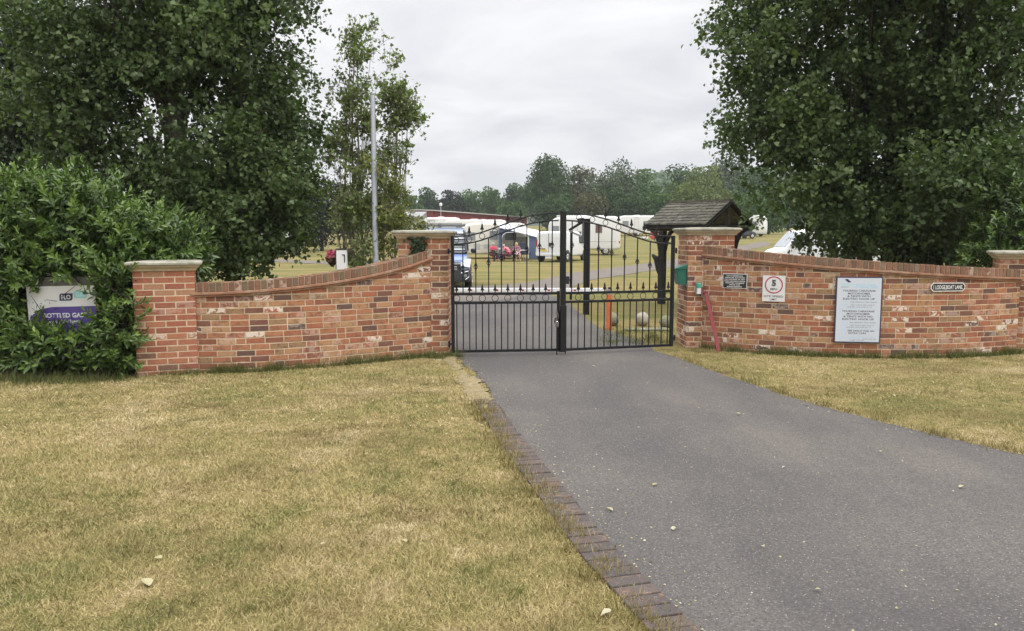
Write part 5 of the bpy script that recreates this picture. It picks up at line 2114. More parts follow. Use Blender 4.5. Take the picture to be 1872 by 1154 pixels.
def broadleaf(name, label, cat, base, blobs, n_tips, twigs, leaves, twig_len, leaf, mat, trunks, bark, group=None, zmin=.6, up=.25, droop=.5, lo=.5, limbs=40, spread=1.0, lr=1.0, per_bough=22, bough=.40):
    th = thing(name, label, cat, base, 0, group)
    # boughs: groups of twigs round a common centre, so that the crown breaks into light and dark clumps
    nb_ = max(8, int(n_tips / per_bough))
    bc, bo = sample_blobs(blobs, nb_, lo, zmin)
    k_ = rng.integers(0, len(bc), int(n_tips * .84))
    off = np.clip(rng.normal(size=(len(k_), 3)), -1.5, 1.5) * np.array([1, 1, .62]) * bough
    t1, o1 = bc[k_] + off + np.array([0, 0, .12]) * bough, unit(bo[k_] * .6 + unit(off) * .6)
    t2, o2 = sample_blobs(blobs, n_tips - len(k_), lo * .6, zmin)
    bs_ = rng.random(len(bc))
    shade = np.concatenate([np.clip(bs_[k_] * .75 + .22 * off[:, 2] / bough + .12, 0, 1), rng.random(len(t2)) * .4])  # clump shading put into leaf colour: bough tops lighter, inner twigs darker
    tips, out_ = np.vstack([t1, t2]), np.vstack([o1, o2])
    okz = tips[:, 2] > zmin
    tips, out_, shade = tips[okz], out_[okz], shade[okz]
    n = len(tips)
    T = np.repeat(tips, twigs, 0)
    D = unit(np.repeat(out_, twigs, 0) * .5 + rng.normal(size=(n * twigs, 3)) * .75 * spread + np.array([0, 0, up]))
    A = T + rng.normal(size=T.shape) * twig_len * .18
    Ln = twig_len * rng.uniform(.5, 1.15, len(A))
    B = A + D * Ln[:, None]
    m = len(A)
    t = rng.uniform(.08, 1.05, (m, leaves))
    pos = (A[:, None, :] + (B - A)[:, None, :] * t[..., None] + rng.normal(size=(m, leaves, 3)) * leaf * .55).reshape(-1, 3)
    axis = np.repeat(D, leaves, 0) * .5 + rng.normal(size=pos.shape) * .7 + np.array([0, 0, -droop])
    nrm = rng.normal(size=pos.shape) * .75 + np.array([0, -.25, .8])
    rnd = np.repeat(np.repeat(shade, twigs), leaves) * .42 + .16 * np.clip(t, 0, 1).reshape(-1) + rng.random(len(pos)) ** 1.3 * .46  # outer leaves on each twig also coloured brighter, as if lit
    sz = leaf * rng.uniform(.5, 1.3, len(pos))
    ok = pos[:, 2] > zmin * .8
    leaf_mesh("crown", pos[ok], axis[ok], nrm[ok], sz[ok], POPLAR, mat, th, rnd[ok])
    mb = MB()
    step = max(1, m // 900)
    stick_mesh(mb, A[::step] - np.array(base), B[::step] - np.array(base), .006, .002)
    mb.build("twigs", bark, th, fix=False)
    # trunks and limbs reaching into the crown
    paths = []
    for tr in trunks:
        mb = MB()
        pts = [np.array(p) - np.array(base) for p in tr[0]]
        _, q = spline([tuple(p) for p in pts], .3) if False else (0, np.array([tuple(p) for p in pts]))
        mb.tube([tuple(p) for p in q], list(tr[1]), 9)
        mb.build("trunk", bark, th, smooth=True)
        paths.append((q, tr[1]))
    mb = MB()
    cand = rng.permutation(n)[:limbs * 3]
    done = 0
    for k in cand:
        tip = tips[k] - np.array(base)
        q, rr = paths[int(np.argmin([np.linalg.norm(pp[0][len(pp[0]) // 2, :2] - tip[:2]) for pp in paths]))]
        if done >= limbs or abs(tip[0] - np.interp(tip[2], q[:, 2], q[:, 0])) > 1.5:
            continue
        done += 1
        zt = max(.4, tip[2] * rng.uniform(.35, .7))
        zi = np.clip(zt, q[:, 2].min(), q[:, 2].max())
        o = np.array([np.interp(zi, q[:, 2], q[:, 0]), np.interp(zi, q[:, 2], q[:, 1]), zi])
        mid = (o + tip) / 2 + np.array([0, 0, -.12]) + rng.normal(size=3) * .12
        mb.tube([tuple(o), tuple(mid), tuple(tip)], [.045 * lr, .026 * lr, .008 * lr], 5, cap=False)
    mb.build("limbs", bark, th, fix=False)
    return th


def bp(px, Y, z=0.0):
    return (P(px, 430, Y).x, Y, z)


# --- big left poplar
Y = 14.2
bl = [blob(330, -170, 240, 200, Y, 1.7), blob(300, 40, 205, 150, Y, 1.7), blob(170, 110, 95, 120, Y, 1.4), blob(455, 40, 60, 80, Y, 1.4), blob(330, 230, 215, 150, Y, 1.8),
      blob(480, 240, 58, 90, Y, 1.2), blob(180, 290, 110, 120, Y - .6, 1.3), blob(420, 380, 120, 95, Y, 1.5), blob(500, 340, 52, 56, Y, 1.0), blob(375, 445, 74, 50, Y - .4, 1.0), blob(420, 480, 44, 24, Y - .6, .6), blob(340, 490, 60, 24, Y - .4, .8), blob(455, 420, 30, 34, Y - .4, .6),
      blob(562, 35, 12, 14, Y, .3), blob(525, 5, 26, 20, Y, .5), blob(528, 195, 16, 36, Y, .5), blob(300, 400, 120, 90, Y, 1.3), blob(455, 120, 70, 60, Y, 1.0)]
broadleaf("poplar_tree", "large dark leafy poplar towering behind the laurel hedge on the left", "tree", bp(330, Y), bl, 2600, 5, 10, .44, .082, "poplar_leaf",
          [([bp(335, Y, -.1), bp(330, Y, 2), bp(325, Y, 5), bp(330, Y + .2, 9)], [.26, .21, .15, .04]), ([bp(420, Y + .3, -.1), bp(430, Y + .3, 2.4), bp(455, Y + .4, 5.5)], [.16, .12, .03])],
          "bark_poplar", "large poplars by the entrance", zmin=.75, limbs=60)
# darker tree at the far left edge behind it
Y = 19
bl = [blob(-10, -150, 150, 180, Y, 2), blob(10, 60, 80, 130, Y, 1.8), blob(0, 230, 75, 130, Y, 1.8), blob(-90, 150, 120, 220, Y, 2), blob(30, 330, 60, 80, Y, 1.4), blob(110, 260, 60, 180, Y + 1, 1.2)]
broadleaf("poplar_tree", "dark tree at the left edge behind the large poplar", "tree", bp(-20, Y), bl, 1000, 5, 10, .6, .11, "poplar_leaf_deep",
          [([bp(-15, Y, -.1), bp(-15, Y, 3), bp(-10, Y, 9)], [.28, .22, .05])], "bark_dark", "large poplars by the entrance", zmin=.7, limbs=30)
# --- big right poplar
Y = 15.0
bl = [blob(1570, -180, 300, 200, Y, 2), blob(1450, 30, 90, 85, Y, 1.4), blob(1385, 115, 44, 52, Y - .2, .8), blob(1335, 150, 18, 24, Y - .2, .4), blob(1470, 170, 120, 120, Y, 1.6), blob(1425, 235, 44, 52, Y, .8),
      blob(1475, 320, 66, 70, Y, 1.1), blob(1700, 80, 170, 170, Y, 1.9), blob(1830, 160, 130, 210, Y - .5, 1.6), blob(1760, 340, 120, 110, Y - .8, 1.3), blob(1560, 380, 90, 60, Y - .3, 1.0), blob(1465, 395, 44, 26, Y - .5, .6),
      blob(1425, 428, 14, 12, Y - .6, .3), blob(1640, 430, 120, 50, Y - .6, .9), blob(1560, 260, 80, 110, Y + .2, 1.2), blob(1640, 120, 120, 120, Y + 1.4, 1.0), blob(1640, 300, 120, 170, Y + 2.2, .8), blob(1740, 440, 80, 40, Y - .3, .8), blob(1385, 15, 26, 36, Y, .6), blob(1540, 420, 70, 34, Y + .3, .7), blob(1450, 350, 50, 50, Y - .3, .8), blob(1505, 425, 36, 16, Y - .5, .5), blob(1600, 440, 110, 36, Y + .6, .8), blob(1370, 140, 40, 50, Y + .3, .6), blob(1400, 250, 36, 50, Y + .3, .6), blob(1620, 400, 140, 70, Y + 1.6, .7), blob(1760, 430, 110, 60, Y + 1.2, .8), blob(1690, 230, 130, 120, Y - .4, 1.0), blob(1590, 60, 110, 110, Y - .5, 1.0)]
TR = [([bp(1640, Y + .4, -.1), bp(1636, Y + .4, 2.2), bp(1625, Y + .4, 4.6), bp(1600, Y + .4, 9)], [.30, .25, .20, .05]),
      ([bp(1700, Y + .3, -.1), bp(1712, Y + .3, 2.2), bp(1700, Y + .3, 5), bp(1720, Y + .3, 9)], [.22, .19, .15, .04]),
      ([bp(1590, Y + .5, -.1), bp(1575, Y + .5, 2.4), bp(1555, Y + .5, 6)], [.16, .14, .04])]
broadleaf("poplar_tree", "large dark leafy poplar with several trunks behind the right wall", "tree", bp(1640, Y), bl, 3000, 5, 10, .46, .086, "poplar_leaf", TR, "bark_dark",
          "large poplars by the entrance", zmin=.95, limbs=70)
# --- two young poplars
Y = 14.4
bl = [blob(655, 60, 17, 34, Y, .25), blob(672, 60, 12, 26, Y, .2), blob(645, 120, 30, 50, Y, .4), blob(660, 190, 42, 70, Y, .5), blob(625, 200, 22, 60, Y, .4), blob(640, 290, 40, 70, Y, .5), blob(612, 285, 22, 40, Y, .3), blob(640, 360, 42, 55, Y, .5)]
TY1 = [([bp(648 + dx, Y, -.1), bp(646 + dx * .8, Y, 1.5), bp(648 + dx * .5, Y, 3.6), bp(656 + dx * .2, Y, 5.4)], [.030, .024, .015, .005]) for dx in (-22, 0, 20)]
broadleaf("young_poplar", "slender young poplar with the tallest tip left of the grey pole", "tree", bp(648, Y), bl, 185, 4, 6, .24, .064, "poplar_leaf_young", TY1, "bark_pale", "young poplars behind the left wall", zmin=.8, up=.8, lo=.1, limbs=30, spread=.6, lr=.28, per_bough=5, bough=.11)
bl = [blob(724, 115, 14, 30, Y, .25), blob(728, 165, 28, 40, Y, .35), blob(742, 225, 26, 50, Y, .4), blob(712, 240, 30, 60, Y, .4), blob(735, 290, 26, 40, Y, .4), blob(705, 320, 28, 50, Y, .4), blob(735, 200, 32, 44, Y, .4), blob(755, 190, 12, 30, Y, .2)]
TY2 = [([bp(712 + dx, Y + .2, -.1), bp(712 + dx * .8, Y + .2, 1.5), bp(720 + dx * .6, Y + .2, 3.2), bp(726 + dx * .2, Y + .2, 4.6)], [.028, .022, .014, .005]) for dx in (-14, 12)]
broadleaf("young_poplar", "slender young poplar with the shorter tip right of the grey pole", "tree", bp(712, Y), bl, 140, 4, 6, .24, .064, "poplar_leaf_young", TY2, "bark_pale", "young poplars behind the left wall", zmin=.8, up=.8, lo=.1, limbs=24, spread=.6, lr=.28, per_bough=5, bough=.11)
# bushes round their feet
Y = 13.9
bl = [blob(640, 400, 26, 50, Y, .35), blob(660, 460, 26, 36, Y, .35), blob(655, 350, 30, 40, Y, .3)]
broadleaf("bush", "dark green bush behind the white cabinet", "bush", bp(650, Y), bl, 90, 4, 7, .22, .055, "poplar_leaf_young", [([bp(650, Y, -.1), bp(650, Y, 1.2)], [.02, .01])], "bark_pale", "bushes under the young poplars", zmin=.4, limbs=10, lr=.25, per_bough=8, bough=.14)
bl = [blob(722, 385, 30, 40, Y, .35), blob(715, 430, 32, 40, Y, .35), blob(700, 350, 30, 40, Y, .3), blob(745, 400, 14, 40, Y, .25)]
broadleaf("bush", "yellow green bush between the grey pole and the ivy topped pier", "bush", bp(720, Y), bl, 115, 4, 7, .22, .055, "bush_leaf_yellow", [([bp(718, Y, -.1), bp(720, Y, 1.2)], [.02, .01]), ([bp(735, Y, -.1), bp(732, Y, 1.4)], [.02, .01])], "bark_pale", "bushes under the young poplars", zmin=.4, limbs=14, lr=.25, per_bough=8, bough=.14)


# --- laurel: shoots that carry whorls of long glossy leaves
def laurel(label, base, blobs, n, leaf, group, keep=None, zmin=.08, inner=.5):
    th = thing("laurel_hedge", label, "hedge", base, 0, group)
    tips, d = sample_blobs(blobs, n, .62, zmin)
    D = unit(d * .8 + rng.normal(size=d.shape) * .45 + np.array([0, -.15, .55]))
    nl = 15
    m = len(tips)
    k = np.tile(np.arange(nl), m)
    ph = np.repeat(rng.random(m) * 6.28, nl) + k * 2.4
    t = (k + .5) / nl
    Dr = np.repeat(D, nl, 0)
    ref = np.where(np.abs(Dr[:, 2:3]) < .9, np.array([[0, 0, 1.]]), np.array([[1., 0, 0]]))
    X = unit(np.cross(Dr, ref))
    Yv = np.cross(Dr, X)
    rad = X * np.cos(ph)[:, None] + Yv * np.sin(ph)[:, None]
    L_ = leaf * 2.6
    pos = np.repeat(tips, nl, 0) + Dr * (t * L_)[:, None] + rng.normal(size=Dr.shape) * leaf * .05
    op = (.25 + 1.1 * (1 - t))[:, None]
    axis = unit(Dr * .75 + rad * op + rng.normal(size=Dr.shape) * .15)
    nrm = unit(Dr * 1.0 - rad * .3 + rng.normal(size=Dr.shape) * .25 + np.array([0, 0, .35]))
    sz = leaf * np.repeat(rng.uniform(.75, 1.15, m), nl) * (1.05 - .35 * t) * rng.uniform(.8, 1.1, len(t))
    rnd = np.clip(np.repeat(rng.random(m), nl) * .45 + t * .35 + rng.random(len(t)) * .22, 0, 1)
    # inner leaves, held to the dark end of the ramp
    q, dd = sample_blobs(blobs, int(n * nl * inner), .3, zmin)
    pos = np.vstack([pos, q])
    axis = np.vstack([axis, unit(rng.normal(size=q.shape) + dd * .6 + np.array([0, 0, -.2]))])
    nrm = np.vstack([nrm, rng.normal(size=q.shape) * .6 + np.array([0, -.4, .7])])
    sz = np.concatenate([sz, leaf * rng.uniform(.7, 1.1, len(q))])
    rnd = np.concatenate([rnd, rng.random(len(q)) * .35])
    ok = pos[:, 2] > .03
    if keep is not None:
        ok &= keep(pos + axis * sz[:, None] * .5)
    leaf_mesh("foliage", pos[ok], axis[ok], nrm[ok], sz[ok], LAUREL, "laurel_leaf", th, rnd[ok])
    mb = MB()
    bs = np.array(base)
    st = max(1, m // 260)
    E_ = tips + D * L_
    stick_mesh(mb, (tips - D * .25 - bs)[::st], (E_ - bs)[::st], .008, .003)
    for kk in rng.choice(m, min(40, m // 16), replace=False):
        tp_ = tips[kk] - bs
        mb.tube([(tp_[0] * .8, .25, -.05), (tp_[0] * .9, .2, tp_[2] * .5), tuple(tp_)], [.022, .014, .006], 5, cap=False)
    mb.build("stems", "bark_dark", th, fix=False)
    return th


Y = 9.55
bl = [blob(60, 392, 70, 66, Y, .5), blob(160, 402, 80, 70, Y, .5), blob(40, 480, 90, 90, Y, .62), blob(170, 490, 110, 100, Y, .62), blob(255, 440, 56, 56, Y + .1, .45), blob(290, 440, 26, 36, Y + .2, .3),
      blob(300, 470, 70, 70, Y + .45, .35), blob(355, 480, 36, 36, Y + .6, .3), blob(30, 600, 90, 95, Y - .05, .66), blob(150, 640, 105, 62, Y - .1, .70), blob(225, 570, 30, 110, Y + .1, .5), blob(-70, 500, 120, 200, Y, .7), blob(-190, 520, 120, 190, Y, .7), blob(222, 640, 24, 44, 9.15, .2), blob(225, 560, 20, 60, 9.2, .2),
      blob(100, 350, 22, 24, Y, .25), blob(165, 352, 20, 24, Y, .25), blob(40, 340, 22, 18, Y, .25), blob(0, 370, 60, 40, Y, .4)]
sx0, sx1 = P(52, 560, 9.12).x, P(177, 560, 9.12).x
sz0, sz1 = P(100, 592, 9.12).z, P(100, 521, 9.12).z


def clear_sign(p):
    inb = (p[:, 0] > sx0) & (p[:, 0] < sx1 + .03) & (p[:, 2] > sz0) & (p[:, 2] < sz1 + .05) & (p[:, 1] < 9.2)
    corner = (p[:, 0] < sx0 + .20) & (p[:, 2] > sz1 - .10)                  # leaves hanging over the upper left corner
    spray = (np.abs(p[:, 0] - (sx0 + .13)) < .10 - .4 * (p[:, 2] - sz0)) & (p[:, 2] < sz0 + .20)   # a spray standing in front at the left
    return ~inb | corner | spray


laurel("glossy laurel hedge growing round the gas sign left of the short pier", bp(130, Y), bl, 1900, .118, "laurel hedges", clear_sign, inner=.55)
# low shoots in front of the sign's lower edge
bl = [blob(120, 640, 75, 30, 8.9, .12), blob(215, 610, 28, 46, 8.92, .14), blob(70, 632, 34, 30, 8.9, .10), blob(215, 540, 24, 40, 9.0, .12), blob(222, 655, 22, 24, 8.95, .12), blob(195, 665, 26, 16, 8.9, .12), blob(84, 596, 9, 22, 8.9, .06)]
laurel("low laurel shoots growing up over the bottom of the gas sign", bp(120, 8.75), bl, 200, .115, "laurel hedges", lambda p: (p[:, 2] < sz0 + .05) | (p[:, 0] > sx1) | (np.abs(p[:, 0] - (sx0 + .13)) < .07), zmin=.12, inner=.2)
Y = 12.6
bl = [blob(1850, 400, 60, 70, Y, .5), blob(1830, 450, 40, 40, Y - .1, .4), blob(1790, 470, 30, 24, Y, .3), blob(1910, 430, 60, 90, Y, .6), blob(1850, 330, 20, 24, Y, .25)]
laurel("laurel bush rising behind the far right pier", bp(1860, Y), bl, 260, .115, "laurel hedges", inner=.5)

# ivy on the left gate pier
q0 = PIER_B.location
th = thing("ivy", "small dark ivy clump clinging under the cap of the left gate pier", "ivy", (q0.x - .09, yg - .012, P(765, 462, yg).z))
n = 260
px_ = 765 + rng.normal(size=n) * 7
py_ = rng.uniform(433, 464, n)
px_ += np.where(py_ < 440, rng.normal(size=n) * 9, 0) - (py_ - 433) * .05
pos = np.array([tuple(P(a, b, yg - .02 - .03 * rng.random())) for a, b in zip(px_, py_)])
leaf_mesh("foliage", pos, rng.normal(size=(n, 3)) * .5 + np.array([0, -.2, -.6]), rng.normal(size=(n, 3)) * .4 + np.array([0, -1, .5]), .045, POPLAR, "poplar_leaf_deep", th)


# ------------------------------------------------------------------ trees beyond
def far_tree(label, px, top, wpx, Y, mat, group="trees beyond the camp site", n=2600, name="tree", cat="tree", low=.12, leafpx=4.2, lump=40, shape=1.0, cone=False):
    x = P(px, 430, Y).x
    zg_ = gz(Y)
    H = P(px, top, Y).z - zg_
    k = Y / FPX
    rw = wpx / 2 * k
    th = thing(name, label, cat, (x, Y, zg_), 0, group)
    c0 = np.array([x, Y, zg_ + H * (low + (1 - low) * .50)])
    rad = np.array([rw * .74, rw * .74, H * (1 - low) * .44])
    d = unit(rng.normal(size=(lump, 3)))
    cl = c0 + d * rad * (rng.random((lump, 1)) ** .4)
    cr = rw * rng.uniform(.28, .46, lump) * shape
    if cone:
        hh = (cl[:, 2] - zg_) / H
        cl[:, :2] = np.array([x, Y]) + (cl[:, :2] - np.array([x, Y])) * (1.25 - hh)[:, None]
    pick = rng.choice(lump, n, p=cr ** 2 / (cr ** 2).sum())
    dd = unit(rng.normal(size=(n, 3)) + np.array([0, -.15, .25]))
    pos = cl[pick] + dd * (cr[pick] * rng.uniform(.55, 1.12, n))[:, None]
    pos[:, 2] = np.minimum(pos[:, 2], zg_ + H)
    ok = pos[:, 2] > zg_ + H * .04
    sh = rng.random(lump)
    rnd = sh[pick] * .4 + rng.random(n) * .6
    sz = leafpx * k * rng.uniform(.6, 1.3, n)
    leaf_mesh("crown", pos[ok], rng.normal(size=(n, 3))[ok] + dd[ok] * .4, (dd + rng.normal(size=(n, 3)) * .6 + np.array([0, 0, .4]))[ok], sz[ok], CLUMP, mat, th, rnd[ok])
    mb = MB()
    r0 = max(.12, rw * .07)
    mb.tube([(0, 0, -.3), (0, 0, H * .3), (r0 * .5, 0, H * .7)], [r0, r0 * .75, r0 * .25], 8)
    for j in range(5):
        q = cl[j] - np.array([x, Y, zg_])
        mb.tube([(0, 0, H * .25), tuple(q * np.array([.5, .5, .75])), tuple(q)], [r0 * .4, r0 * .25, r0 * .08], 5, cap=False)
    mb.build("trunk", "bark_dark", th, smooth=True)
    return th


FT = [  # label, px, top, width, distance, material, n
    ("tall round dark tree left of centre on the skyline", 1004, 284, 92, 150, "far_dark", 4200),
    ("brownish tree just right of the tall dark tree", 1062, 306, 60, 158, "far_brown", 2600),
    ("tall silvery willow in the middle of the tree line", 1118, 292, 96, 150, "far_grey", 4200),
    ("green tree right of the silvery willow", 1170, 314, 70, 160, "far_mid", 2400),
    ("dark tree standing behind the pale bushes above the shelter", 1240, 304, 76, 175, "far_dark", 2400),
    ("light green tree left of the bright bushy tree", 1212, 336, 66, 132, "far_mid", 2400),
    ("bright yellow green bushy tree above the shelter roof", 1278, 309, 96, 120, "far_yellow", 3800),
    ("tall feathery grey green tree right of the bright tree", 1328, 280, 96, 165, "far_grey", 3600),
    ("yellow green low tree at the right end of the bright tree", 1318, 342, 44, 118, "far_yellow", 1400),
    ("dark tree behind the far rounded caravan", 1385, 312, 90, 150, "far_dark", 2800),
    ("grey green tree half hidden by the right poplar", 1440, 330, 80, 150, "far_mid", 2200),
    ("dark tree behind the gaps of the right poplar", 1520, 330, 110, 140, "far_dark", 2400),
    ("small tree first in the row behind the cream bungalow", 782, 346, 46, 190, "far_dark", 1700),
    ("very dark tree second in the row behind the red roof", 822, 351, 44, 188, "far_black", 1600),
    ("green tree third in the row behind the red roof", 860, 350, 52, 196, "far_mid", 1700),
    ("green tree fourth in the row behind the red roof", 900, 345, 56, 192, "far_mid", 1800),
    ("dark tree fifth in the row next to the tall dark tree", 945, 338, 60, 190, "far_dark", 2000),
    ("tree low behind the bungalow chimney line", 752, 362, 50, 180, "far_mid", 1400),
    ("black evergreen low above the red roof", 838, 366, 44, 172, "far_black", 1300),
    ("olive bushy tree behind the right end of the red building", 940, 373, 66, 168, "far_mid", 1700),
    ("brown bush behind the gate centre post", 1078, 352, 70, 128, "far_brown", 1900),
    ("dark bush behind the white motorhome", 1120, 345, 70, 132, "far_dark", 1900),
    ("dark bush filling the line below the willow", 1160, 352, 80, 128, "far_dark", 1900),
    ("dark bush left of the brown bush", 1020, 358, 80, 130, "far_dark", 1900),
    ("grey green bush behind the shelter ridge", 1365, 345, 70, 128, "far_mid", 1600),
    ("low bush right of the shelter gable", 1405, 372, 60, 112, "far_mid", 1300),
]
for lab, px, top, wd_, Y, mt, n in FT:
    far_tree(lab, px, top - 3, wd_ * 1.16, Y, mt, n=int(n * 1.5), low=.02)
# nearer trees on the left of the field
far_tree("broad tree with a bare pale trunk on the grass left of the dark evergreen", 505, 300, 150, 66, "far_dark", "trees on the left field", 4200, low=.34, leafpx=5)
far_tree("dense dark evergreen over the fallen logs", 588, 315, 110, 70, "far_black", "trees on the left field", 6500, low=.0, leafpx=4.5)
far_tree("mid green tree behind the young poplars", 640, 330, 90, 84, "far_mid", "trees on the left field", 3200, low=.05, leafpx=4.5)
far_tree("mid green tree right of the young poplars above the bungalow", 700, 345, 90, 96, "far_mid", "trees on the left field", 3000, low=.05, leafpx=4.2)
far_tree("dark tree behind the left poplar near the field edge", 420, 300, 150, 90, "far_dark", "trees on the left field", 3600, low=.05, leafpx=4.5)
far_tree("pale green small shrub beside the logs", 542, 431, 34, 62, "far_yellow", "trees on the left field", 700, "shrub", "shrub", low=.0, leafpx=3)
far_tree("dark tree seen through the left poplar", 250, 290, 170, 80, "far_dark", "trees on the left field", 3000, low=.05, leafpx=4.5)

# wooded hill
mb = MB()
xs_ = np.linspace(-500, 900, 57)
ysn = np.linspace(330, 900, 20)
def hill(x, y):
    t = np.clip((x + 60) / 220, 0, 1)
    h = (9 + 26 * t * t * (3 - 2 * t)) * np.clip((y - 330) / 150, 0, 1) ** .8
    return 5.0 + h + 1.6 * math.sin(x * .031) + 1.2 * math.sin(x * .077 + 1)
mb.add([(x, y, hill(x, y)) for y in ysn for x in xs_], [(j * 57 + i, j * 57 + i + 1, (j + 1) * 57 + i + 1, (j + 1) * 57 + i) for j in range(19) for i in range(56)])
structure(mb.build("hill", "far_hill", smooth=True))
n = 15000
hx_ = rng.uniform(-150, 330, n)
hy_ = 340 + 250 * rng.random(n) ** 1.2
cx_ = np.round(hx_ / 9) * 9
hz_ = np.array([hill(a, b) for a, b in zip(hx_, hy_)]) + 2.5 + 3.0 * np.abs(np.sin(hx_ * .35) * np.cos(hy_ * .3)) + rng.random(n) * 2
pos = np.stack([hx_, hy_, hz_], 1)
o = leaf_mesh("woodland", pos, rng.normal(size=(n, 3)), rng.normal(size=(n, 3)) + np.array([0, -.5, 1]), rng.uniform(2.0, 4.2, n), CLUMP, "far_mid", None)
o["kind"] = "stuff"
o["label"] = "distant woodland covering the hill on the right skyline"

# ------------------------------------------------------------------ lawn blades, tufts, fallen leaves
from mathutils import noise as mnoise


def inside(pts, poly):
    x, y = pts[:, 0], pts[:, 1]
    r = np.zeros(len(pts), bool)
    p = np.array([q[:2] for q in poly])
    j = len(p) - 1
    for i in range(len(p)):
        xi, yi, xj, yj = *p[i], *p[j]
        c = ((yi > y) != (yj > y)) & (x < (xj - xi) * (y - yi) / (yj - yi + 1e-12) + xi)
        r ^= c
        j = i
    return r


edge_x = lambda y: np.interp(-y, -DRIVE_L[:, 1], DRIVE_L[:, 0])
redge_x = lambda y: np.interp(-y, -DRIVE_R[:, 1], DRIVE_R[:, 0])
wl_np = np.array([p[:2] for p in wl_pts])
wr_np = np.array([p[:2] for p in wr_pts])


def lawn_left(n, y0, y1):
    y = y0 + (y1 - y0) * rng.random(n)
    xl2 = -y * .70 - .3
    ov = np.clip((y - 5.5) / 1.5, 0, 1)
    xe = edge_x(y) - .205 + .125 + .08 * ov
    x = xl2 + (xe - xl2) * rng.random(n)
    lim = np.where(x > -4.46, np.where(x < -3.78, 9.15, np.interp(x, wl_np[:, 0], wl_np[:, 1])), 9.0)
    ok = y < lim - .01
    bare = (xe - x < .30) & (y > 5.2) & (rng.random(len(x)) < .15)
    ok &= ~bare
    return x[ok], y[ok]


def lawn_right(n, y0, y1):
    y = y0 + (y1 - y0) * rng.random(n)
    xe = redge_x(y) - .01
    x = xe + (y * .72 + .4 - xe) * rng.random(n)
    ok = (y < np.interp(x, wr_np[:, 0], wr_np[:, 1]) - .01) & (x < 8.2)
    return x[ok], y[ok]


X_, Y_, S_ = [], [], []
for n, y0, y1, wmm in ((80000, 2.7, 4.2, 4.0), (90000, 4.2, 6.2, 5.2), (70000, 6.2, 9.8, 7.0), (16000, 9.2, 10.8, 6.5)):
    x, y = lawn_left(n, y0, y1)
    X_.append(x); Y_.append(y); S_.append(np.full(len(x), wmm / 1000))
for n, y0, y1, wmm in ((26000, 4.8, 7.5, 4.5), (42000, 7.5, 11.2, 6.0)):
    x, y = lawn_right(n, y0, y1)
    X_.append(x); Y_.append(y); S_.append(np.full(len(x), wmm / 1000))
x, y, wd = np.concatenate(X_), np.concatenate(Y_), np.concatenate(S_)
n = len(x)
pos = np.stack([x, y, np.full(n, -.002)], 1)
az = rng.random(n) * 6.283
pat = np.array([mnoise.noise((a * 1.7, b * 1.7, .3)) for a, b in zip(x, y)])
tilt = rng.uniform(.35, 1.45, n)
ax = np.stack([np.cos(az) * np.sin(tilt), np.sin(az) * np.sin(tilt), np.cos(tilt)], 1)
ln_ = rng.uniform(.016, .042, n) * (1 + .7 * np.clip(pat, -.5, 1))
rnd = np.clip(rng.random(n) * .92 + .16 * pat, 0, 1)
o = leaf_mesh("grass", pos, ax, rng.normal(size=(n, 3)) + np.array([0, -1, .3]), ln_, BLADE, "grass_blade", None, rnd, width=wd)
o["kind"] = "stuff"
o["label"] = "short dry mown grass of the two lawns"

# longer tufts along the foot of walls, piers and edges
def tufts(name, label, pts, n_per, h, mat, spread, width=.008):
    pts = np.array(pts)
    c = np.repeat(pts, n_per, 0)
    k = len(c)
    p = np.stack([c[:, 0] + rng.normal(size=k) * spread, c[:, 1] + rng.normal(size=k) * spread * .6, np.full(k, -.005)], 1)
    a = rng.random(k) * 6.283
    tl_ = rng.uniform(.1, .9, k)
    ax_ = np.stack([np.cos(a) * np.sin(tl_), np.sin(a) * np.sin(tl_), np.cos(tl_)], 1)
    hs = np.repeat(rng.uniform(.3, 1.45, len(pts)), n_per)
    o = leaf_mesh(name, p, ax_, rng.normal(size=(k, 3)), h * hs * rng.uniform(.5, 1.2, k), BLADE, mat, None, width=width)
    o["kind"] = "stuff"
    o["label"] = label


def along(at_f, tot, n, off=.04):
    return [at_f(s, off + abs(rng.normal()) * .03, 0)[:2] for s in rng.uniform(.05, tot - .05, n)]


tufts("grass_tufts", "green grass tufts along the foot of the curved walls", along(at_l, len_l, 110) + along(at_r, len_r, 170) + [(-1.0 + rng.normal() * .12, 10.45 + rng.normal() * .08) for _ in range(24)], 30, .125, "tuft_green", .04)
tufts("long_grass", "longer grass along the foot of the laurel hedge", [(xx, 8.72 + rng.normal() * .12 + .08 * math.sin(xx * 5)) for xx in rng.uniform(-6.6, -4.45, 120)] + [(xx, 9.10 + rng.normal() * .02) for xx in rng.uniform(-4.46, -3.8, 20)], 26, .11, "tuft_green", .085)
g = G(1285, 640)
ed = [(edge_x(yy) - .20 + rng.normal() * .05, yy) for yy in rng.uniform(3.0, 7.5, 190)]
tufts("dry_tufts", "straw coloured grass tufts along the drive edge and by the red bar", [(g.x + rng.normal() * .14, g.y - .12 + rng.normal() * .08) for _ in range(34)] + ed + [(redge_x(yy) + .03 + abs(rng.normal()) * .05, yy) for yy in rng.uniform(5.2, 10.6, 90)], 20, .075, "tuft_dry", .05)
tufts("grass_beyond", "rough grass round the stone balls beyond the gate", [(G(rng.uniform(1100, 1222), rng.uniform(598, 632))[:2]) for _ in range(70)], 22, .10, "tuft_green", .07)

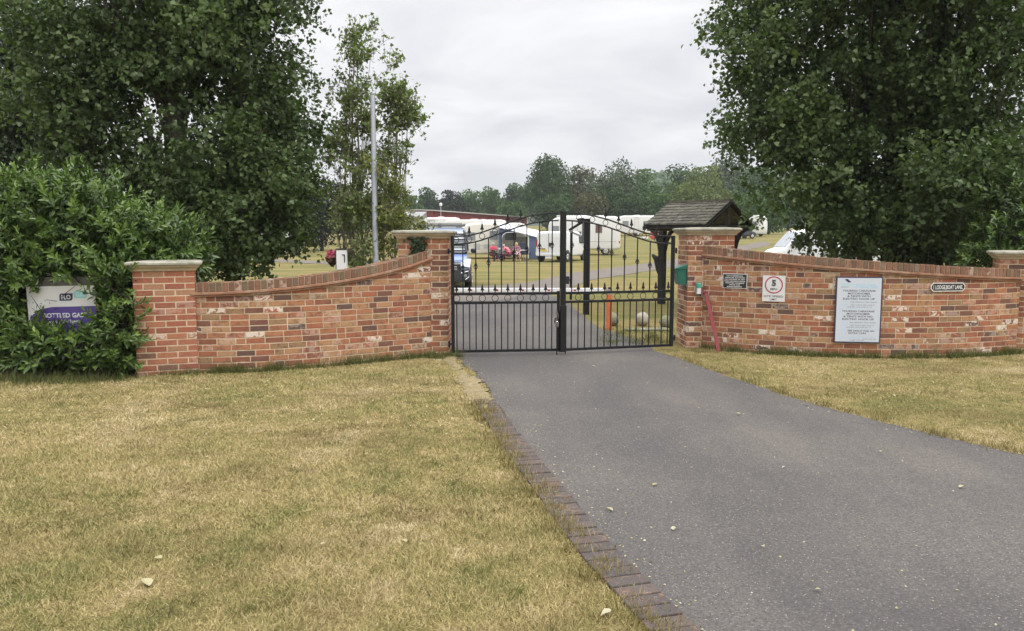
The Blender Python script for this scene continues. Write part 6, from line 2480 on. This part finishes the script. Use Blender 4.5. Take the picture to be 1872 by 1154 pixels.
wx, wy = lawn_left(130, 3.0, 9.3)
vx_, vy_ = lawn_right(60, 5.5, 10.8)
tufts("weed_tufts", "small green weeds and coarse tufts scattered over the lawns", list(zip(np.concatenate([wx, vx_]), np.concatenate([wy, vy_]))), 26, .042, "tuft_green", .05, .006)
tufts("thatch", "dead brown thatch lying in the lawns", list(zip(*lawn_left(160, 2.9, 9.3))), 30, .035, "thatch_brown", .07, .006)
# grit and leaf crumbs on the drive, thicker along its edges
n = 900
yy = rng.uniform(2.6, 10.6, n)
side = rng.random(n)
xl_e, xr_e = edge_x(yy), np.minimum(redge_x(yy), yy * .75)
tt = np.where(side < .4, np.abs(rng.normal(size=n)) * .05, np.where(side < .65, 1 - np.abs(rng.normal(size=n)) * .04, rng.random(n)))
tt = np.clip(tt, .005, .995)
pos = np.stack([xl_e + (xr_e - xl_e) * tt, yy, np.full(n, .010)], 1)
o = leaf_mesh("drive_debris", pos, rng.normal(size=(n, 3)) * np.array([1, 1, .1]), rng.normal(size=(n, 3)) * .2 + np.array([0, 0, 1]), rng.uniform(.006, .018, n), CLUMP, "fallen_leaf", None)
o["kind"] = "stuff"
o["label"] = "leaf crumbs and grit lying on the drive"

# fallen leaves: the larger ones singly
def fallen(px, py, size, label, group, seed):
    g = G(px, py)
    r_ = random.Random(seed)
    a = r_.uniform(0, 6.28)
    th_ = bpy.data.objects.new("fallen_leaf", LEAF_MESH[seed % len(LEAF_MESH)])
    C.objects.link(th_)
    th_.location = (g.x, g.y, .022)
    th_.rotation_euler = (r_.uniform(-.35, .35), r_.uniform(-.35, .35), a)
    th_.scale = (size * .5,) * 3
    tag(th_, label, "leaf", group)


LEAF_MESH = []
for k in range(5):
    T = [(0, -.5, 0), (.22, -.42, .05), (.46, -.12, .12), (.30, .22, .08), (0, .62, -.04), (-.32, .2, .10), (-.44, -.14, .14), (-.2, -.42, .05), (0, -.1, .0)]
    T = [(a + random.uniform(-.05, .05), b + random.uniform(-.05, .05), c_ + random.uniform(-.03, .05)) for a, b, c_ in T]
    mb = MB()
    mb.add(T, [(8, i, (i + 1) % 8) for i in range(8)])
    ob = mb.build("leaf_shape", "fallen_leaf", fix=False)
    me = ob.data
    a = me.attributes.new("rnd", 'FLOAT', 'FACE')
    a.data.foreach_set("value", [(.2, .55, .75, .4, .97)[k]] * 8)
    bpy.data.objects.remove(ob)
    LEAF_MESH.append(me)
for i, (px, py, s) in enumerate([(1197, 891, .075), (1115, 937, .08), (1231, 972, .065), (1350, 760, .07), (1262, 741, .055), (1277, 750, .05), (1757, 895, .07), (1432, 859, .05), (1085, 672, .06), (1218, 655, .06), (912, 647, .05),
                                 (1070, 660, .05), (1012, 699, .05), (1495, 1085, .05), (1185, 701, .05), (1000, 690, .045), (1610, 830, .05), (1395, 1005, .05)]):
    fallen(px, py, s, "pale fallen leaf lying on the grey drive", "fallen leaves on the drive", i)
ll = [(290, 1027, .085), (410, 796, .07), (669, 835, .075), (590, 1001, .05), (1108, 1128, .11), (740, 995, .06), (200, 705, .07), (215, 703, .06), (258, 720, .06), (15, 781, .07), (575, 707, .055), (662, 709, .06), (870, 870, .06), (500, 727, .06),
      (463, 764, .065), (378, 840, .05), (334, 772, .05), (438, 893, .05), (690, 800, .05), (540, 790, .05), (300, 705, .055), (40, 740, .06), (1495, 690, .05), (1560, 700, .06), (1600, 720, .05), (1700, 700, .05), (1420, 680, .05), (1760, 745, .06), (1690, 770, .05),
      (1530, 672, .05), (1830, 690, .05), (1650, 690, .05)]
for i, (px, py, s) in enumerate(ll):
    fallen(px, py, s, "pale fallen leaf lying on the dry lawn", "fallen leaves on the lawn", i + 3)
fallen(268, 1072, .13, "large curled pale leaf standing on the lawn at the lower left", "fallen leaves on the lawn", 1)
n = 420
x1, y1 = lawn_left(200, 6.2, 9.3)
x2, y2 = lawn_right(130, 7, 11)
pos = np.stack([np.concatenate([x1, x2]), np.concatenate([y1, y2]), np.full(len(x1) + len(x2), .02)], 1)
n = len(pos)
o = leaf_mesh("leaf_litter", pos, rng.normal(size=(n, 3)) * np.array([1, 1, .25]), rng.normal(size=(n, 3)) * .4 + np.array([0, -.3, 1]), rng.uniform(.014, .032, n), POPLAR, "fallen_leaf", None)
o["kind"] = "stuff"
o["label"] = "small scattered dry leaves in the grass"

# ------------------------------------------------------------------ haze
m = bpy.data.materials.new("haze_air")
m.use_nodes = True
t_ = m.node_tree
t_.nodes.clear()
oo = t_.nodes.new("ShaderNodeOutputMaterial")
pv = t_.nodes.new("ShaderNodeVolumePrincipled")
pv.inputs["Color"].default_value = (0.90, 0.94, 1.0, 1)
pv.inputs["Density"].default_value = 0.0004
t_.links.new(pv.outputs[0], oo.inputs["Volume"])
MATS["haze_air"] = m
mb = MB()
mb.box(-950, 950, -60, 2600, -1.2, 60)
o = mb.build("haze", "haze_air")
o["kind"] = "stuff"
